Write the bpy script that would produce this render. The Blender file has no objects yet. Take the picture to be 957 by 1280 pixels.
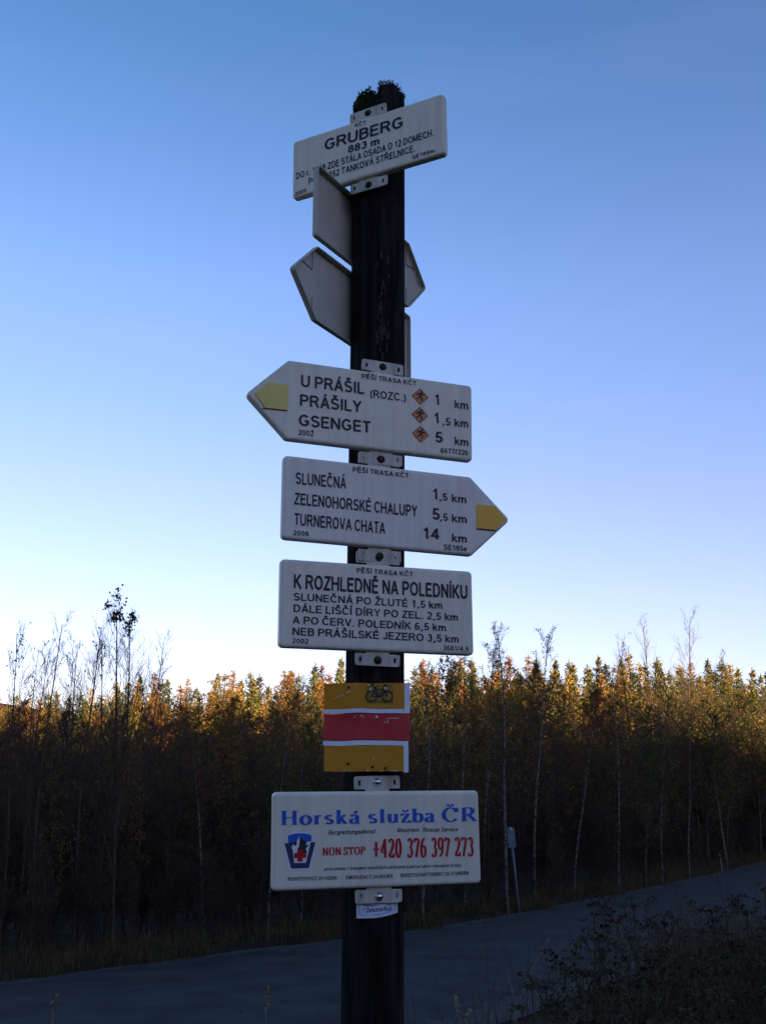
import bpy, math, random
from mathutils import Vector, Matrix
R = math.radians
sc = bpy.context.scene
col = sc.collection

# ------------------------------------------------------------------ camera
CAM_Z = 2.30                      # above the road surface (z = 0)
PITCH = R(15)
cd = bpy.data.cameras.new('camera'); cam = bpy.data.objects.new('camera', cd); col.objects.link(cam)
cd.sensor_fit = 'HORIZONTAL'; cd.sensor_width = 36; cd.lens = 1403 / 957 * 36
cd.clip_start = 0.05; cd.clip_end = 20000
cam.location = (0, 0, CAM_Z); cam.rotation_euler = (R(90) + PITCH, 0, 0)
sc.camera = cam

# ------------------------------------------------------------------ sky + sun
SUN_AZ = R(139)                  # measured from +Y (view direction) towards +X
SUN_EL = R(4.0)
world = bpy.data.worlds.new('World'); sc.world = world; world.use_nodes = True
wn = world.node_tree.nodes; wl = world.node_tree.links
bg = wn['Background']; bg.inputs['Strength'].default_value = 0.13
sky = wn.new('ShaderNodeTexSky'); sky.sky_type = 'NISHITA'; sky.sun_disc = False
sky.sun_elevation = SUN_EL; sky.sun_rotation = SUN_AZ % (2 * math.pi)
sky.altitude = 880; sky.air_density = 1.0; sky.dust_density = 0.75; sky.ozone_density = 2.2
# thin pinkish cirrus streaks
tc = wn.new('ShaderNodeTexCoord'); mp = wn.new('ShaderNodeMapping')
mp.inputs['Scale'].default_value = (1.2, 3.0, 9.0); mp.inputs['Rotation'].default_value = (0.25, 0.1, 0.3)
nz = wn.new('ShaderNodeTexNoise'); nz.inputs['Scale'].default_value = 1.4; nz.inputs['Detail'].default_value = 6
cr = wn.new('ShaderNodeValToRGB'); cr.color_ramp.elements[0].position = 0.56; cr.color_ramp.elements[1].position = 0.80
cr.color_ramp.elements[1].color = (0.035, 0.035, 0.035, 1)
mx = wn.new('ShaderNodeMixRGB'); mx.inputs[2].default_value = (3.6, 2.6, 3.2, 1)
wl.new(tc.outputs['Generated'], mp.inputs[0]); wl.new(mp.outputs[0], nz.inputs['Vector'])
wl.new(nz.outputs['Fac'], cr.inputs[0]); wl.new(cr.outputs[0], mx.inputs[0])
wl.new(sky.outputs[0], mx.inputs[1])
wb = wn.new('ShaderNodeMixRGB'); wb.blend_type = 'MULTIPLY'; wb.inputs[0].default_value = 1; sx_ = wn.new('ShaderNodeSeparateXYZ'); wl.new(tc.outputs['Generated'], sx_.inputs[0])
gr = wn.new('ShaderNodeValToRGB'); el_ = gr.color_ramp.elements          # clear dry autumn air: the blue deepens towards the zenith, all round
el_[0].position = 0.08; el_[0].color = (1.14, .785, .92, 1); el_[1].position = 1.0; el_[1].color = (.46, .52, .60, 1)
for p_, c_ in ((0.25, (1.07, .735, .93, 1)), (0.44, (.86, .735, .92, 1)), (0.63, (.49, .575, .74, 1))):
    e_ = el_.new(p_); e_.color = c_
wl.new(sx_.outputs[2], gr.inputs[0]); wl.new(gr.outputs[0], wb.inputs[2])
wl.new(mx.outputs[0], wb.inputs[1]); wl.new(wb.outputs[0], bg.inputs['Color'])

sd = bpy.data.lights.new('sun', 'SUN'); so = bpy.data.objects.new('sun', sd); col.objects.link(so)
sd.energy = 5.0; sd.angle = R(0.5); sd.color = (1.0, 0.67, 0.36)
sdir = Vector((math.sin(SUN_AZ) * math.cos(SUN_EL), math.cos(SUN_AZ) * math.cos(SUN_EL), math.sin(SUN_EL)))
so.rotation_euler = sdir.to_track_quat('Z', 'Y').to_euler(); so.location = (0, 0, 60)

sc.view_settings.view_transform = 'Standard'; sc.view_settings.look = 'None'
sc.view_settings.exposure = 2.27; sc.view_settings.gamma = 1.0
sc.view_settings.use_curve_mapping = False

# ------------------------------------------------------------------ helpers
def mat(name, c1, c2=None, scale=8, rough=0.8, detail=4, stretch=(1, 1, 1), spec=0.3, bump=0.0, metal=0.0, lo=0.35, hi=0.65, island=0.0, trans=0.0, streak=0.0):
    m = bpy.data.materials.new(name); m.use_nodes = True
    n = m.node_tree.nodes; l = m.node_tree.links; b = n['Principled BSDF']
    b.inputs['Roughness'].default_value = rough; b.inputs['Metallic'].default_value = metal
    b.inputs['Specular IOR Level'].default_value = spec
    c2 = c2 or tuple(x * 0.8 for x in c1)
    t = n.new('ShaderNodeTexCoord'); q = n.new('ShaderNodeMapping'); q.inputs['Scale'].default_value = stretch
    z = n.new('ShaderNodeTexNoise'); z.inputs['Scale'].default_value = scale; z.inputs['Detail'].default_value = detail
    r = n.new('ShaderNodeValToRGB')
    r.color_ramp.elements[0].position = lo; r.color_ramp.elements[0].color = (*c1, 1)
    r.color_ramp.elements[1].position = hi; r.color_ramp.elements[1].color = (*c2, 1)
    l.new(t.outputs['Object'], q.inputs[0]); l.new(q.outputs[0], z.inputs['Vector']); l.new(z.outputs['Fac'], r.inputs[0])
    out = r.outputs[0]
    if island:                                   # each leaf / blade / tree slightly different
        g = n.new('ShaderNodeNewGeometry'); oi = n.new('ShaderNodeObjectInfo')
        ad = n.new('ShaderNodeMath'); ad.operation = 'ADD'; l.new(g.outputs['Random Per Island'], ad.inputs[0]); l.new(oi.outputs['Random'], ad.inputs[1])
        mr = n.new('ShaderNodeMapRange'); mr.inputs['From Max'].default_value = 2; mr.inputs['To Min'].default_value = 1 - island; mr.inputs['To Max'].default_value = 1 + island
        l.new(ad.outputs[0], mr.inputs['Value'])
        hs = n.new('ShaderNodeHueSaturation'); l.new(mr.outputs[0], hs.inputs['Value']); l.new(out, hs.inputs['Color'])
        mr2 = n.new('ShaderNodeMapRange'); mr2.inputs['To Min'].default_value = 0.5 - island * 0.07; mr2.inputs['To Max'].default_value = 0.5 + island * 0.07
        l.new(oi.outputs['Random'], mr2.inputs['Value']); l.new(mr2.outputs[0], hs.inputs['Hue'])
        out = hs.outputs[0]
    if streak:
        q2 = n.new('ShaderNodeMapping'); q2.inputs['Scale'].default_value = (60, 60, 2.2); z2 = n.new('ShaderNodeTexNoise'); z2.inputs['Scale'].default_value = 1.0; z2.inputs['Detail'].default_value = 5
        z3 = n.new('ShaderNodeTexNoise'); z3.inputs['Scale'].default_value = 9; z3.inputs['Detail'].default_value = 8
        l.new(t.outputs['Object'], q2.inputs[0]); l.new(q2.outputs[0], z2.inputs['Vector']); l.new(t.outputs['Object'], z3.inputs['Vector'])
        mu = n.new('ShaderNodeMath'); mu.operation = 'MULTIPLY'; l.new(z2.outputs['Fac'], mu.inputs[0]); l.new(z3.outputs['Fac'], mu.inputs[1])
        r3 = n.new('ShaderNodeMapRange'); r3.inputs['From Min'].default_value = .16; r3.inputs['From Max'].default_value = .36; r3.inputs['To Min'].default_value = 0; r3.inputs['To Max'].default_value = streak; l.new(mu.outputs[0], r3.inputs['Value'])
        m3 = n.new('ShaderNodeMixRGB'); l.new(r3.outputs[0], m3.inputs[0]); l.new(out, m3.inputs[1]); m3.inputs[2].default_value = (.26, .25, .17, 1); out = m3.outputs[0]
    l.new(out, b.inputs['Base Color'])
    if trans:
        tr = n.new('ShaderNodeBsdfTranslucent'); ms = n.new('ShaderNodeMixShader'); ms.inputs[0].default_value = trans
        l.new(out, tr.inputs[0]); l.new(b.outputs[0], ms.inputs[1]); l.new(tr.outputs[0], ms.inputs[2])
        l.new(ms.outputs[0], n['Material Output'].inputs[0])
    if bump:
        bp = n.new('ShaderNodeBump'); bp.inputs['Strength'].default_value = bump; bp.inputs['Distance'].default_value = 0.01
        l.new(z.outputs['Fac'], bp.inputs['Height']); l.new(bp.outputs[0], b.inputs['Normal'])
    return m

class MB:
    """collects faces; build() links them as one mesh object"""
    def __init__(s): s.v = []; s.f = []
    def face(s, pts):
        i = len(s.v); s.v += [tuple(p) for p in pts]; s.f.append(tuple(range(i, i + len(pts))))
    def box(s, x0, x1, y0, y1, z0, z1):
        i = len(s.v)
        s.v += [(x, y, z) for z in (z0, z1) for y in (y0, y1) for x in (x0, x1)]
        s.f += [tuple(i + k for k in q) for q in ((0, 2, 3, 1), (4, 5, 7, 6), (0, 1, 5, 4), (2, 6, 7, 3), (0, 4, 6, 2), (1, 3, 7, 5))]
    def tube(s, pts, rad, n=5, cap=False):
        pts = [Vector(p) for p in pts]; base = len(s.v); m = len(pts)
        up = Vector((0.13, 0.27, 0.95))
        for k, p in enumerate(pts):
            d = (pts[min(k + 1, m - 1)] - pts[max(k - 1, 0)])
            if d.length < 1e-9: d = Vector((0, 0, 1))
            d.normalize(); a = d.cross(Vector((1, 0, 0)) if abs(d.x) < 0.8 else Vector((0, 1, 0))).normalized(); b = d.cross(a)
            r = rad[k] if isinstance(rad, (list, tuple)) else rad
            for j in range(n):
                t = 2 * math.pi * j / n
                q = p + a * (r * math.cos(t)) + b * (r * math.sin(t)); s.v.append((q.x, q.y, q.z))
        for k in range(m - 1):
            for j in range(n):
                s.f.append((base + k * n + j, base + k * n + (j + 1) % n, base + (k + 1) * n + (j + 1) % n, base + (k + 1) * n + j))
        if cap:
            s.f.append(tuple(base + j for j in range(n - 1, -1, -1))); s.f.append(tuple(base + (m - 1) * n + j for j in range(n)))
    def mesh(s, name, m, smooth=False):
        me = bpy.data.meshes.new(name); me.from_pydata(s.v, [], s.f); me.materials.append(m)
        if smooth: me.polygons.foreach_set('use_smooth', [True] * len(me.polygons))
        me.update(); return me
    def build(s, name, m, parent=None, smooth=False): return obj(name, s.mesh(name, m, smooth), parent)

def obj(name, me, parent=None, loc=None):
    o = bpy.data.objects.new(name, me); col.objects.link(o)
    if parent: o.parent = parent
    if loc: o.location = loc
    return o
def tag(o, label=None, cat=None, group=None, kind=None):
    if label: o['label'] = label
    if cat: o['category'] = cat
    if group: o['group'] = group
    if kind: o['kind'] = kind
    return o
def empty(name, loc=(0, 0, 0), rot=(0, 0, 0)):
    o = bpy.data.objects.new(name, None); col.objects.link(o); o.location = loc; o.rotation_euler = rot
    o.empty_display_size = 0.1; return o
def curve_mesh(name, outer, holes, depth, m, bevel=0.0006):
    """flat polygon with holes in the local x-z plane, extruded in y"""
    c = bpy.data.curves.new('tmp', 'CURVE'); c.dimensions = '2D'; c.fill_mode = 'BOTH'
    c.extrude = depth / 2; c.bevel_depth = bevel; c.bevel_resolution = 1; c.offset = -bevel
    for loop in [outer] + holes:
        s = c.splines.new('POLY'); s.points.add(len(loop) - 1); s.use_cyclic_u = True
        for i, (x, z) in enumerate(loop): s.points[i].co = (x, z, 0, 1)
    o = bpy.data.objects.new('tmp', c); me = bpy.data.meshes.new_from_object(o)
    bpy.data.objects.remove(o); bpy.data.curves.remove(c)
    me.name = name; me.transform(Matrix.Rotation(R(90), 4, 'X')); me.materials.clear(); me.materials.append(m); return me
def rounded(poly, r, n=5):
    """round the corners of a counter-clockwise polygon"""
    out = []; k = len(poly)
    for i in range(k):
        p = Vector(poly[i]); a = (Vector(poly[i - 1]) - p); b = (Vector(poly[(i + 1) % k]) - p)
        rr = r[i] if isinstance(r, (list, tuple)) else r
        ang = a.angle(b); d = min(rr / math.tan(ang / 2), a.length * 0.45, b.length * 0.45)
        p0 = p + a.normalized() * d; p1 = p + b.normalized() * d
        for j in range(n + 1):
            t = j / n; q = p0 * (1 - t) ** 2 + p * (2 * t * (1 - t)) + p1 * t ** 2; out.append((q.x, q.y))
    return out
def inset(poly, d):
    k = len(poly); out = []
    for i in range(k):
        p = Vector(poly[i]); a = p - Vector(poly[i - 1]); b = Vector(poly[(i + 1) % k]) - p
        if a.length < 1e-7: a = b
        if b.length < 1e-7: b = a
        n1 = Vector((-a.y, a.x)).normalized(); n2 = Vector((-b.y, b.x)).normalized(); n = (n1 + n2)
        n = n.normalized() / max(0.5, math.cos(n1.angle(n2) / 2)); q = p + n * d; out.append((q.x, q.y))
    return out

# ------------------------------------------------------------------ lettering (own stroke fonts, cap height 1)
def arc(cx, cy, rx, ry, a0, a1, n=12):
    return [(cx + rx * math.cos(R(a0 + (a1 - a0) * i / n)), cy + ry * math.sin(R(a0 + (a1 - a0) * i / n))) for i in range(n + 1)]
def ell(cx, cy, rx, ry): return arc(cx, cy, rx, ry, 90, 450, 20)
SANS = {
 'A': (.72, [[(.06, 0), (.36, .98)], [(.36, .98), (.66, 0)], [(.16, .32), (.56, .32)]]),
 'B': (.66, [[(.08, 0), (.08, 1)], [(.08, .93)] + arc(.36, .735, .19, .195, 90, -90) + [(.08, .54)], [(.08, .54)] + arc(.38, .305, .21, .235, 90, -90) + [(.08, .07)]]),
 'C': (.72, [arc(.38, .5, .31, .43, 38, 322, 18)]),
 'D': (.72, [[(.08, 0), (.08, 1)], [(.08, .93)] + arc(.32, .5, .32, .43, 90, -90) + [(.08, .07)]]),
 'E': (.62, [[(.08, 0), (.08, 1)], [(.08, .93), (.60, .93)], [(.08, .52), (.56, .52)], [(.08, .07), (.61, .07)]]),
 'F': (.58, [[(.08, 0), (.08, 1)], [(.08, .93), (.57, .93)], [(.08, .50), (.50, .50)]]),
 'G': (.77, [arc(.39, .5, .32, .43, 42, 318, 18) + [(.66, .25), (.66, .46)], [(.73, .45), (.41, .45)]]),
 'H': (.72, [[(.08, 0), (.08, 1)], [(.64, 0), (.64, 1)], [(.08, .52), (.64, .52)]]),
 'I': (.20, [[(.10, 0), (.10, 1)]]),
 'J': (.50, [[(.41, 1), (.41, .3)] + arc(.24, .27, .17, .20, 0, -170)]),
 'K': (.69, [[(.08, 0), (.08, 1)], [(.62, 1), (.08, .38)], [(.26, .56), (.66, 0)]]),
 'L': (.56, [[(.08, 0), (.08, 1)], [(.08, .07), (.56, .07)]]),
 'M': (.84, [[(.08, 0), (.08, 1)], [(.76, 0), (.76, 1)], [(.10, .97), (.42, .05)], [(.42, .05), (.74, .97)]]),
 'N': (.72, [[(.08, 0), (.08, 1)], [(.64, 0), (.64, 1)], [(.09, .96), (.63, .04)]]),
 'O': (.78, [ell(.39, .5, .32, .43)]),
 'P': (.66, [[(.08, 0), (.08, 1)], [(.08, .93)] + arc(.38, .70, .21, .23, 90, -90) + [(.08, .47)]]),
 'R': (.72, [[(.08, 0), (.08, 1)], [(.08, .93)] + arc(.40, .715, .21, .215, 90, -90) + [(.08, .50)], [(.36, .50), (.47, .40), (.68, 0)]]),
 'S': (.66, [arc(.33, .725, .24, .205, 20, 262, 12) + arc(.33, .285, .26, .215, 82, -158, 12)]),
 'T': (.62, [[(.31, 0), (.31, 1)], [(0, .93), (.62, .93)]]),
 'U': (.72, [[(.08, 1), (.08, .38)] + arc(.36, .36, .28, .29, 180, 360) + [(.64, 1)]]),
 'V': (.68, [[(.05, 1), (.34, .02)], [(.34, .02), (.63, 1)]]),
 'Y': (.68, [[(.05, 1), (.34, .46)], [(.63, 1), (.34, .46)], [(.34, .5), (.34, 0)]]),
 'Z': (.62, [[(.05, .93), (.56, .93), (.07, .07), (.60, .07)]]),
 '0': (.56, [ell(.28, .5, .21, .43)]), '1': (.50, [[(.32, 0), (.32, 1)], [(.32, .90), (.22, .80), (.09, .73)]]),
 '2': (.56, [arc(.28, .71, .20, .22, 165, -25, 12) + [(.36, .42), (.15, .22), (.09, .07), (.52, .07)]]),
 '3': (.56, [arc(.27, .735, .18, .195, 155, -90, 12), arc(.27, .30, .21, .235, 90, -158, 12)]),
 '4': (.58, [[(.40, 0), (.40, .98)], [(.40, .95), (.05, .29), (.56, .29)]]),
 '5': (.56, [[(.50, .93), (.17, .93), (.12, .50)] + arc(.28, .31, .205, .245, 128, -158, 12)]),
 '6': (.56, [ell(.285, .305, .20, .235), arc(.31, .5, .235, .43, 48, 200, 12)]),
 '7': (.54, [[(.05, .93), (.49, .93), (.36, .68), (.26, .35), (.22, 0)]]),
 '8': (.56, [ell(.28, .735, .175, .195), ell(.28, .30, .21, .235)]),
 '9': (.56, [ell(.275, .695, .20, .235), arc(.25, .5, .235, .43, 228, 380, 12)]),
 ',': (.24, [[(.13, .14), (.13, 0), (.08, -.17)]]), '.': (.24, [[(.12, 0), (.12, .15)]]), '/': (.34, [[(.02, 0), (.32, 1)]]),
 '(': (.30, [arc(.42, .38, .30, .62, 118, 242, 10)]), ')': (.30, [arc(-.12, .38, .30, .62, 62, -62, 10)]),
 '*': (.36, [[(.18, .62), (.18, .98)], [(.03, .72), (.33, .88)], [(.03, .88), (.33, .72)]]), '+': (.60, [[(.30, .1), (.30, .8)], [(0, .45), (.6, .45)]]),
 'a': (.55, [arc(.26, .52, .18, .14, 165, 0, 8) + [(.44, 0)], ell(.25, .20, .19, .14)]),
 'b': (.58, [[(.08, 0), (.08, 1)], ell(.30, .36, .20, .30)]), 'c': (.52, [arc(.28, .36, .21, .30, 45, 315, 12)]),
 'd': (.58, [[(.50, 0), (.50, 1)], ell(.28, .36, .20, .30)]), 'e': (.56, [arc(.28, .36, .21, .30, 322, 30, 14), [(.07, .37), (.48, .37)]]),
 'f': (.32, [[(.15, 0), (.15, .82), (.22, .93), (.32, .93)], [(.0, .66), (.30, .66)]]),
 'g': (.58, [[(.50, .72), (.50, -.08)] + arc(.29, -.06, .21, .15, 0, -160), ell(.28, .38, .20, .28)]),
 'h': (.56, [[(.08, 0), (.08, 1)], [(.08, .45)] + arc(.28, .46, .20, .20, 180, 0, 8) + [(.48, 0)]]),
 'i': (.20, [[(.10, 0), (.10, .72)], [(.10, .86), (.10, 1)]]), 'k': (.52, [[(.08, 0), (.08, 1)], [(.46, .72), (.08, .30)], [(.22, .44), (.50, 0)]]),
 'l': (.20, [[(.10, 0), (.10, 1)]]),
 'm': (.86, [[(.08, 0), (.08, .72)], [(.08, .48)] + arc(.255, .48, .175, .18, 180, 0, 8) + [(.43, 0)], [(.43, .48)] + arc(.605, .48, .175, .18, 180, 0, 8) + [(.78, 0)]]),
 'n': (.56, [[(.08, 0), (.08, .72)], [(.08, .45)] + arc(.28, .46, .20, .20, 180, 0, 8) + [(.48, 0)]]),
 'o': (.58, [ell(.29, .36, .22, .30)]), 'p': (.58, [[(.08, -.28), (.08, .72)], ell(.30, .36, .20, .30)]),
 'r': (.36, [[(.08, 0), (.08, .72)], [(.08, .42), (.12, .58), (.22, .66), (.36, .66)]]),
 's': (.50, [arc(.25, .52, .17, .14, 20, 262, 8) + arc(.25, .20, .19, .14, 82, -158, 8)]),
 't': (.32, [[(.15, .92), (.15, .15), (.20, .06), (.31, .05)], [(0, .66), (.30, .66)]]),
 'u': (.56, [[(.48, 0), (.48, .72)], [(.08, .72)] + arc(.28, .26, .20, .20, 180, 360, 8)]),
 'y': (.52, [[(.04, .72), (.27, .04)], [(.48, .72), (.22, -.20), (.08, -.24)]]),
 'v': (.52, [[(.04, .72), (.26, .02)], [(.26, .02), (.48, .72)]]), 'z': (.50, [[(.04, .65), (.44, .65), (.06, .07), (.48, .07)]]),
}
ACC = {'Á': 'A/', 'É': 'E/', 'Í': 'I/', 'Š': 'Sv', 'Ě': 'Ev', 'Č': 'Cv', 'Ž': 'Zv', 'Ř': 'Rv', 'á': 'a/', 'é': 'e/', 'í': 'i/', 'ž': 'zv', 'ř': 'rv', 'ě': 'ev', 'ý': 'y/'}
# serif face: (advance, thick/thin strokes, serifs as (x, y, half width))
SERIF = {
 'H': (.86, [[(.17, 0), (.17, 1)], [(.69, 0), (.69, 1)], [(.17, .51), (.69, .51)]], [(.17, 0, .16), (.17, 1, .16), (.69, 0, .16), (.69, 1, .16)]),
 'o': (.58, [ell(.29, .32, .225, .315)], []),
 'r': (.46, [[(.15, 0), (.15, .64)], [(.15, .40), (.21, .56), (.30, .62), (.40, .58)]], [(.15, 0, .14), (.09, .635, .08)]),
 's': (.46, [arc(.22, .48, .14, .14, 30, 262, 8) + arc(.22, .17, .15, .15, 82, -158, 8)], []),
 'k': (.62, [[(.15, 0), (.15, 1)], [(.46, .62), (.17, .30)], [(.27, .38), (.50, 0)]], [(.15, 0, .13), (.09, .99, .08), (.46, .635, .12), (.50, 0, .12)]),
 'a': (.54, [arc(.23, .46, .15, .165, 165, 0, 8) + [(.38, .10), (.43, .02), (.51, .03)], arc(.20, .17, .145, .16, 60, 330, 10)], []),
 'l': (.32, [[(.16, 0), (.16, 1)], ], [(.16, 0, .14), (.10, .99, .08)]),
 'u': (.62, [[(.13, .64)] + arc(.29, .22, .16, .20, 180, 330, 8) , [(.47, .64), (.47, 0)]], [(.07, .635, .08), (.41, .635, .08), (.53, .012, .07)]),
 'z': (.52, [[(.06, .62), (.45, .62)], [(.42, .63), (.08, .01)], [(.06, .02), (.47, .02)], [(.07, .63), (.06, .50)], [(.47, .0), (.48, .15)]], []),
 'b': (.60, [[(.13, 0), (.13, 1)], ell(.32, .32, .20, .31)], [(.07, .99, .08)]),
 'C': (.78, [arc(.40, .5, .33, .49, 38, 322, 18), [(.67, .98), (.68, .68)]], []),
 'R': (.82, [[(.17, 0), (.17, 1)], [(.17, .98)] + arc(.40, .745, .19, .235, 90, -90) + [(.17, .51)], [(.38, .52), (.70, .0)]], [(.17, 0, .15), (.17, 1, .10), (.75, .0, .09)]),
 'N': (.84, [[(.15, 0), (.15, 1)], [(.69, 0), (.69, 1)], [(.13, .98), (.69, .02)]], [(.15, 0, .13), (.11, 1, .11), (.69, 1, .13)]),
 'O': (.84, [ell(.42, .5, .33, .49)], []),
 'S': (.62, [arc(.30, .73, .20, .25, 25, 262, 12) + arc(.30, .25, .22, .24, 82, -158, 12), [(.50, .98), (.50, .72)], [(.08, .02), (.08, .28)]], []),
 'T': (.74, [[(.37, 0), (.37, 1)], [(.04, .97), (.70, .97)], [(.04, 1), (.05, .72)], [(.70, 1), (.69, .72)]], [(.37, 0, .15)]),
 'P': (.70, [[(.17, 0), (.17, 1)], [(.17, .98)] + arc(.40, .73, .20, .25, 90, -90) + [(.17, .48)]], [(.17, 0, .15), (.14, 1, .10)]),
 '+': (.66, [[(.33, .06), (.33, .86)], [(.02, .46), (.64, .46)]], []),
 '0': (.56, [ell(.28, .5, .20, .48)], []), '2': (.56, [arc(.27, .73, .19, .25, 160, -30, 12) + [(.30, .35), (.06, .05)], [(.05, .06), (.50, .06), (.53, .22)]], []),
 '3': (.56, [arc(.26, .76, .17, .22, 155, -90, 12), arc(.25, .27, .21, .26, 90, -155, 12)], []),
 '4': (.56, [[(.38, 0), (.38, 1)], [(.37, .97), (.04, .30)], [(.04, .28), (.54, .28)]], []),
 '6': (.56, [ell(.28, .30, .20, .29), arc(.42, .40, .34, .58, 85, 195, 12)], []),
 '7': (.54, [[(.05, .80), (.08, .95), (.50, .95)], [(.49, .95), (.20, 0)]], []),
 '9': (.56, [ell(.28, .70, .20, .29), arc(.14, .60, .34, .58, 265, 375, 12)], []),
 '*': (.4, [[(.2, .6), (.2, .95)], [(.05, .7), (.35, .86)], [(.05, .86), (.35, .7)]], []),
}
def strip(mb, pts, wf, T, y):
    n = len(pts)
    P = [Vector(p) for p in pts]; closed = (P[0] - P[-1]).length < 1e-6 and n > 3
    L = []
    for i in range(n):
        if closed: a = P[i] - P[i - 1 if i else n - 2]; b = P[(i + 1) if i < n - 1 else 1] - P[i]
        else: a = P[i] - P[i - 1] if i else P[1] - P[0]; b = P[i + 1] - P[i] if i < n - 1 else P[n - 1] - P[n - 2]
        a = a.normalized(); b = b.normalized(); n1 = Vector((-a.y, a.x)); n2 = Vector((-b.y, b.x)); nn = n1 + n2
        if nn.length < 1e-4: nn = n1
        nn = nn.normalized(); k = 1 / max(0.45, nn.dot(n1)); w = wf((a + b).normalized() if (a + b).length > 1e-4 else a) * k
        L.append((T(P[i] + nn * w), T(P[i] - nn * w)))
    for i in range(n - 1):
        (a, b), (c, d) = L[i], L[i + 1]
        mb.face([(a[0], y, a[1]), (b[0], y, b[1]), (d[0], y, d[1]), (c[0], y, c[1])])
def lettering(text, u0, v0, u1, v1, cap, m, parent, bold=0.07, serif=False, slant=0.0, y0=-0.0007, curve=None):
    F = SERIF if serif else SANS; sb = 0.05 if serif else 0.06
    adv = []; x = 0
    for ch in text:
        if ch == ' ': x += .30; continue
        g = ACC.get(ch, ch + ' ')
        adv.append((ch, x, g)); x += F[g[0]][0] + 2 * sb
    tot = x - 2 * sb
    L = math.hypot(u1 - u0, v1 - v0); sx = L / tot; dx, dz = (u1 - u0) / L, (v1 - v0) / L
    mb = MB(); yy = [0]
    for ch, x, g in adv:
        w, strokes = F[g[0]][:2]
        def T(p, x=x):
            px = (x + p.x + slant * p.y) * sx; pz = p.y * cap
            return (u0 + px * dx - pz * dz, v0 + px * dz + pz * dx)
        if serif:
            thick, thin = bold, bold * 0.34
            wf = lambda d: thin + (thick - thin) * abs(d.y) ** 1.4
        else: wf = lambda d: bold
        S = list(strokes)
        if g[1] != ' ':
            up = 1.0 if g[0].isupper() else (.66 if serif else .74)
            if g[0] == 'i': S = S[:1]
            c = w / 2
            if g[1] == '/': S.append([(c - .03, up + .07), (c + .10, up + .25)])
            else: S.append([(c - .15, up + .25), (c, up + .10), (c + .15, up + .25)])
        for s in S:
            yy[0] += 1; strip(mb, s, wf, T, y0 - 0.00003 * (yy[0] % 9))
        if serif:
            for (a, b, hw) in F[g[0]][2]:
                yy[0] += 1; zz = b - .015 if b > .5 else b + .015
                strip(mb, [(a - hw, zz), (a + hw, zz)], lambda d: .018, T, y0 - 0.00003 * (yy[0] % 9))
    if curve: mb.v = [curve(p) for p in mb.v]
    return mb.build('lettering', m, parent)

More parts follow.
